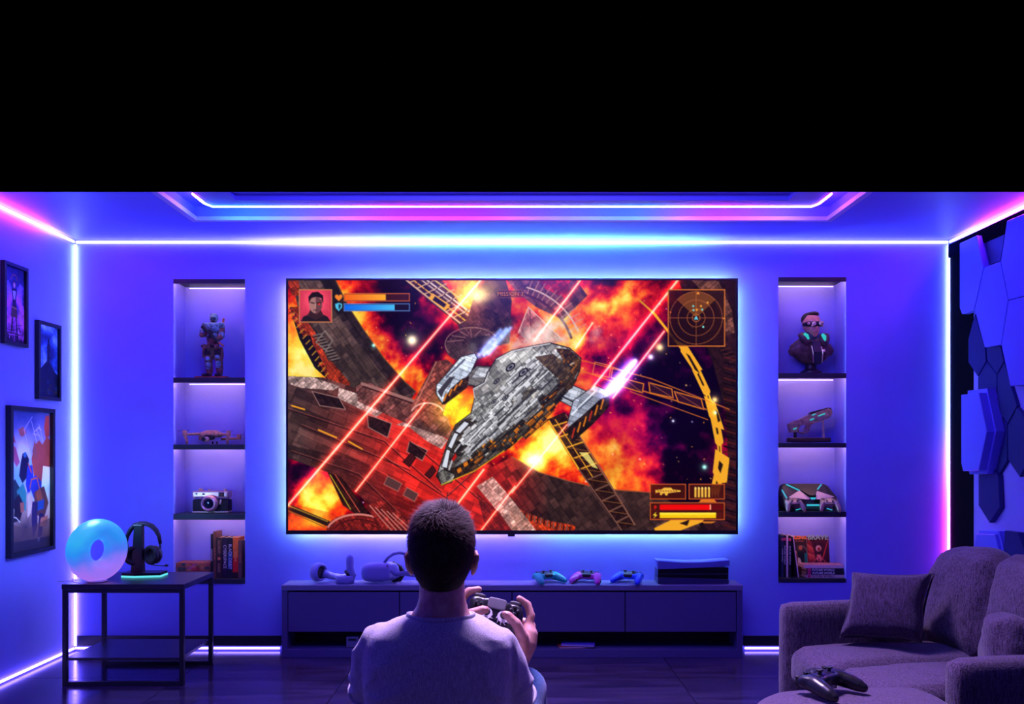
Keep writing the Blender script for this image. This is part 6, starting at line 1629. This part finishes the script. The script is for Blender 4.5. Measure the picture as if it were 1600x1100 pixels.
for s in (-1, 1):                                                            # ears
    ec = hc + Vector((s * .0775, .004, -.035))
    mb.tube([ec + Vector((s * .000, .012, .026)), ec + Vector((s * .007, .000, .031)), ec + Vector((s * .011, -.012, .022)), ec + Vector((s * .009, -.014, .004)), ec + Vector((s * .004, -.006, -.016)), ec + Vector((-s * .002, .006, -.027)), ec + Vector((-s * .004, .010, -.018))], [.005, .0062, .0068, .0066, .006, .006, .005], 8)
    mb.ball(ec + Vector((s * .001, .0, .002)), (.0075, .014, .026), 10, 8)
# neck and trunk
mb.tube([pp(690, 888, .012), pp(690.5, 915, .004), pp(691, 935, -.002), pp(691, 950, -.004), pp(690, 962, -.002), pp(689, 975, .0)], [.058, .0565, .0585, .0650, .0755, .079], 24)
mb.tube([pp(689, 968, .0), pp(689, 1000, .0), pp(688, 1060, .0), pp(688, 1150, .0), pp(688, 1270, .01), pp(688, 1330, .02)], [.08, .125, .135, .13, .13, .14], 24, flat=.72, up=(0, 1, 0))
# arms
shL, shR = pp(592, 1004, .005), pp(777, 1010, .005)
wrR, wrL = G(.092, -.098, -.020), G(-.092, -.098, -.020)
elR = Vector((.014, 2.20, .545)); elL = Vector((-.372, 2.195, .565))
for sh, el_, wr in ((shL, elL, wrL), (shR, elR, wrR)):
    up_ = sh.lerp(el_, .5) + Vector(((-.012 if sh is shL else .012), -.01, 0))
    mb.tube([sh, sh.lerp(up_, .5), up_, el_.lerp(up_, .3), el_, el_.lerp(wr, .25), el_.lerp(wr, .55), el_.lerp(wr, .85), wr], [.050, .049, .045, .041, .041, .043, .038, .029, .0265], 16)
# hands on the controller
def hand(s):
    g = lambda x, y, z: G(s * x, y, z)
    mb.tube([wrR if s > 0 else wrL, g(.096, -.075, -.016), g(.100, -.045, -.012), g(.099, -.012, -.010), g(.095, .008, -.008)], [.028, .033, .037, .035, .024], 14, flat=.82)
    F_ = ([(.098, .000, -.004), (.099, .034, .002), (.084, .062, .006), (.058, .071, .012)], [.0110, .0100, .0092, .0080]), \
         ([(.106, -.010, -.016), (.108, .018, -.030), (.088, .030, -.044), (.058, .026, -.042)], [.0112, .0102, .0094, .0080]), \
         ([(.106, -.030, -.022), (.105, -.006, -.040), (.084, .004, -.051), (.056, .000, -.044)], [.0108, .0098, .0090, .0078]), \
         ([(.100, -.052, -.022), (.096, -.032, -.042), (.076, -.024, -.050), (.054, -.026, -.040)], [.0096, .0088, .0080, .0070]), \
         ([(.094, -.062, .006), (.086, -.040, .030), (.062, -.016, .050), (.036, -.001, .0535), (.026, .003, .0530)], [.0150, .0130, .0110, .0098, .0080])
    for pts, rs in F_:
        rs = [r_ * 1.42 for r_ in rs]
        mb.tube([g(*p) for p in pts], rs, 10); mb.ball(g(*pts[-1]), rs[-1] * 1.0, 8, 6)
        for p, r_ in zip(pts[:-1], rs): mb.ball(g(*p), r_ * 1.04, 8, 6)
hand(1); hand(-1)
# shins and feet inside the jeans' hems
kR, kL = Vector((.038, 2.455, .560)), Vector((-.392, 2.455, .560))
aR, aL = Vector((.050, 2.60, .085)), Vector((-.402, 2.60, .085))
for k__, a__ in ((kR, aR), (kL, aL)): mb.tube([k__, k__.lerp(a__, .5), a__], [.05, .045, .036], 12)
hipR, hipL = Vector((PX0 + .09, 2.08, .34)), Vector((PX0 - .09, 2.08, .34))
for h__, k__ in ((hipR, kR), (hipL, kL)): mb.tube([h__, k__], [.075, .05], 14)
body = pbuild(remesh(mb, .0048, 4, .45), 'body', M_SKIN)
for s in (-1, 1):                                                            # eyes
    e_ = MB().ball(hc + Vector((s * .031, .083, -.008)), .0125, 16, 10)
    eo = pbuild(e_, 'eye', mat('eye_white', (.75, .72, .70), .2)); 
    pbuild(MB().ball(hc + Vector((s * .031, .0925, -.008)), (.006, .004, .006), 12, 8), 'iris', mat('iris_brown', (.05, .025, .012), .2), eo)
for s in (-1, 1):                                                            # thumb nails
    pbuild(MB().ball(G(s * .030, .003, .0615), (.0045, .0055, .0014), 10, 6), 'thumb_nail', mat('nail', (.62, .38, .34), .3))
# shirt
mb = MB()
def sring(px, py, hw, hd, dy=0.0, n=36, e=.8):
    c_ = pp(px, py, dy); sp = lambda a, k: math.copysign(abs(a) ** k, a)
    return [c_ + Vector((hw * sp(math.cos(a), e), hd * sp(math.sin(a), e), 0)) for a in [2 * math.pi * i / n for i in range(n)]]
mb.ring_loft([sring(688, 960, .078, .070), sring(688, 963, .092, .080), sring(687, 969, .118, .088), sring(686, 978, .148, .097), sring(686, 988, .172, .104), sring(686, 1004, .188, .114), sring(685, 1030, .190, .122), sring(684, 1060, .186, .124), sring(684, 1100, .180, .122, .005), sring(685, 1180, .176, .120, .01), sring(686, 1270, .185, .128, .015), sring(687, 1310, .185, .130, .02)])
for sh, el_, sg in ((shL, elL, -1), (shR, elR, 1)):
    d_ = (el_ - sh)
    o1 = Vector((sg * .006, 0, 0))
    p0 = sh + Vector((-sg * .055, 0, .000)); p1 = sh + Vector((sg * .004, 0, -.003)); p2 = sh + d_ * .24 + Vector((sg * .010, -.012, 0)); p3 = sh + d_ * .48 + Vector((sg * .012, -.012, 0)); p4 = sh + d_ * .66 + Vector((sg * .010, -.008, 0))
    mb.tube([p0, p1, p2, p3, p4], [.048, .055, .059, .058, .056], 20)
    mb.ball(sh + Vector((-sg * .004, 0, .000)), (.056, .058, .050), 16, 10)
sh_mb = remesh(mb, .0065, 7, .5)
# folds: pulled cloth between armpit, shoulder and spine, and sagging creases on the sleeves
apL, apR = pp(566, 1075), pp(799, 1090)
for i, p in enumerate(sh_mb.v):
    q = p.copy()
    a_ = mnoise.noise(Vector((q.x * 7, q.y * 7, q.z * 5))) * .0045
    b2 = 0.0
    for ap, sg in ((apL, -1), (apR, 1)):
        v_ = q - ap; v_.y *= .4
        rr = v_.length; an = math.atan2(v_.z, -sg * v_.x)
        w_ = math.exp(-((rr - .085) / .075) ** 2)
        b2 += w_ * .0075 * (.35 - abs(math.sin(an * 3.6 + 1.9 * mnoise.noise(q * 9 + Vector((sg * 4, 0, 0))))) ** .8)
        sh_ = shL if sg < 0 else shR
        v2 = q - sh_; w2 = math.exp(-(v2.length / .11) ** 2)
        b2 += w2 * .0038 * (.35 - abs(math.sin((q.z * .9 + sg * q.x * .7) * 62 + 2.5 * mnoise.noise(q * 11))) ** .8)
    b2 += .0 * math.sin(q.z * 75 + 6 * mnoise.noise(q * 6)) * math.exp(-((q.z - .62) / .07) ** 2)
    d_ = Vector((q.x - PX0, (q.y - YP) * 1.4, 0.25 * max(0, q.z - .7)))
    sg = -1 if q.x < PX0 else 1
    shc = shL if sg < 0 else shR
    if abs(q.x - PX0) > .17: d_ = q - shc.lerp(elL if sg < 0 else elR, min(1, max(0, (shc.z - q.z) / .25)))
    if d_.length > 1e-6: p += d_.normalized() * (a_ + b2)
shirt = pbuild(sh_mb, 't_shirt', M_SHIRT)
# collar and hems
col_ = []
for i in range(28):
    a = 2 * math.pi * i / 28
    col_.append(pp(689, 962.5) + Vector((.0830 * math.cos(a), .0735 * math.sin(a) - .001, .004 - .012 * max(0, math.sin(a)) + .001 * abs(math.cos(a)) ** 2)))
pbuild(MB().tube(col_, .0036, 8, closed=True, flat=1.6), 'collar', M_SHIRT, shirt)
for sh, el_, sg in ((shL, elL, -1), (shR, elR, 1)):
    d_ = el_ - sh; c_ = sh + d_ * .655 + Vector((sg * .010, -.008, 0)); ax = d_.normalized()
    u_ = ax.orthogonal().normalized(); v_ = ax.cross(u_)
    pbuild(MB().tube([c_ + (u_ * math.cos(2 * math.pi * i / 24) + v_ * math.sin(2 * math.pi * i / 24)) * .0555 for i in range(24)], .0042, 8, closed=True), 'sleeve_hem', M_SHIRT, shirt)
# jeans
mb = MB()
mb.tube([Vector((PX0, 2.05, .36)), Vector((PX0, 2.06, .30)), Vector((PX0, 2.07, .255))], [.165, .17, .14], 24, flat=.8, up=(0, 1, 0))
for h__, k__, a__ in ((hipR, kR, aR), (hipL, kL, aL)):
    mb.tube([h__, h__.lerp(k__, .35), h__.lerp(k__, .75), k__, k__.lerp(a__, .1), k__.lerp(a__, .5), k__.lerp(a__, .9)], [.095, .092, .078, .070, .068, .064, .058], 18)
jm = remesh(mb, .009, 5)
for p in jm.v: p += mnoise.noise_vector(p * 14) * .005
pbuild(jm, 'jeans', M_JEAN)
for a__ in (aR, aL):
    s_ = MB(); rounded(s_, (a__.x, a__.y + .06, .043), (.092, .265, .075), .55); s_.tube([(a__.x, a__.y, .05), (a__.x, a__.y, .105)], [.046, .044], 16)
    so_ = pbuild(remesh(s_, .008, 3), 'shoe', mat('white_sneaker', (.5, .5, .55), .6))
    pbuild(rounded(MB(), (a__.x, a__.y + .06, .0125), (.098, .275, .024), .4), 'sole', M_GB, so_)
# hair
mb = MB()
mb.ball(hc + Vector((0, -.007, .011)), (.0815, .0965, .1095), 28, 18)
mb.tube([hc + Vector((0, -.020, -.03)), hc + Vector((0, -.026, -.062)), hc + Vector((0, -.026, -.085)), hc + Vector((0, -.028, -.100))], [.077, .064, .050, .030], 20, flat=.86, up=(0, 1, 0))
hm = remesh(mb, .006, 3)
# keep the face, ears and throat free
hm2 = MB()
keep = []
for i, p in enumerate(hm.v):
    q = p - hc
    front = q.y > .062 - .0 and q.z < .045
    side = q.y > .020 and q.z < -.012
    keep.append(not (front or side))
idx = {}
for f in hm.f:
    if all(keep[i] for i in f):
        for i in f:
            if i not in idx: idx[i] = len(hm2.v); hm2.v.append(hm.v[i].copy())
        hm2.f.append([idx[i] for i in f])
whorl = hc + Vector((.008, -.052, .094))
rngh = random.Random(4)
surf = [(hm2.v[f[0]].copy(), hm2.v[f[1]].copy(), hm2.v[f[2]].copy(), hm2.v[f[-1]].copy()) for f in hm2.f]
hair = pbuild(hm2, 'hair', M_HAIR)
st = MB()
for k in range(26000):
    a_, b2, c_, d4 = surf[rngh.randrange(len(surf))]
    u_, v_ = rngh.random(), rngh.random()
    p = a_.lerp(b2, u_).lerp(d4.lerp(c_, u_), v_)
    nrm = (p - hc - Vector((0, -.005, -.01))); nrm.z *= .8; nrm.normalize()
    rad = p - whorl; dist = rad.length
    rad = rad - nrm * rad.dot(nrm)
    if rad.length < 1e-5: continue
    rad.normalize(); tan = nrm.cross(rad)
    sw = max(.0, 1.0 - dist / .13)
    d = rad * (1 - .3 * sw) + tan * (1.0 * sw) + Vector((rngh.gauss(0, .22), rngh.gauss(0, .22), rngh.gauss(0, .22)))
    top = max(0, min(1, (p.z - hc.z) / .09))
    d = (d.normalized() + nrm * (.12 + .35 * top * rngh.random())).normalized()
    L_ = (.010 + .016 * top) * rngh.uniform(.7, 1.2)
    if p.z < hc.z - .05: L_ *= .7
    w_ = d.cross(nrm).normalized() * .00055
    base_ = p - nrm * .0015
    mid = base_ + d * L_ * .55 + nrm * .0008; tip = base_ + d * L_ - nrm * .0006
    i0 = len(st.v); st.v += [base_ - w_, base_ + w_, mid + w_ * .8, mid - w_ * .8, tip]
    st.f += [[i0, i0 + 1, i0 + 2, i0 + 3], [i0 + 3, i0 + 2, i0 + 4]]
so_ = pbuild(st, 'hair_strands', mat('hair_strand', (.052, .019, .013), .62, spec=.25, var=.4, vscale=60), hair)
so_['kind'] = 'stuff'
# floor pouf he sits on
pouf = thing('floor_pouf', 'low dark floor pouf under the sitting person', 'pouf', (PX0, 2.00, 0))
MB().lathe([(.20, 0), (.235, .02), (.25, .09), (.245, .16), (.22, .198), (.15, .208), (0, .210)], n=36).build('cushion', M_SOFAD, pouf, smooth='all')
MB().tube([Vector((.2475 * math.cos(2 * math.pi * i / 36), .2475 * math.sin(2 * math.pi * i / 36), .14)) for i in range(36)], .004, 6, closed=True).build('piping', M_SEAM, pouf, smooth='all')
# the controller in his hands, with pale face stickers round the sticks
M_STK = mat('white_sticker', (.78, .76, .80), .45)
def stickers(th, s, bd):
    for sx in (-1, 1):
        mb_ = MB()
        mb_.lathe([(.0095, .0312), (.0168, .0312), (.0168, .0330), (.0095, .0330)], (sx * .024, .002, 0), 20)
        for a in range(6):
            an = math.radians(200 + a * 30 if sx < 0 else 190 + a * 30)
            mb_.tube([(sx * .024 + .015 * math.cos(an), .002 + .015 * math.sin(an), .0318), (sx * .024 + .0235 * math.cos(an + .25), .002 + .0235 * math.sin(an + .25), .0290)], [.0022, .0012], 6)
        bd('sticker', mb_, M_STK, sm=False)
        bd('sticker', MB().lathe([(.0, .0340), (.0145, .0335), (.0145, .0320), (0, .0320)], (sx * .050, .026, -.0012), 20), M_GB2, sm=False)
gamepad('game_controller', 'black game controller with white stickers held in both hands', gM, M_GB, M_GB, M_GB2, mat('grey_touchpad', (.17, .165, .19), .35), s=gs, art=stickers)
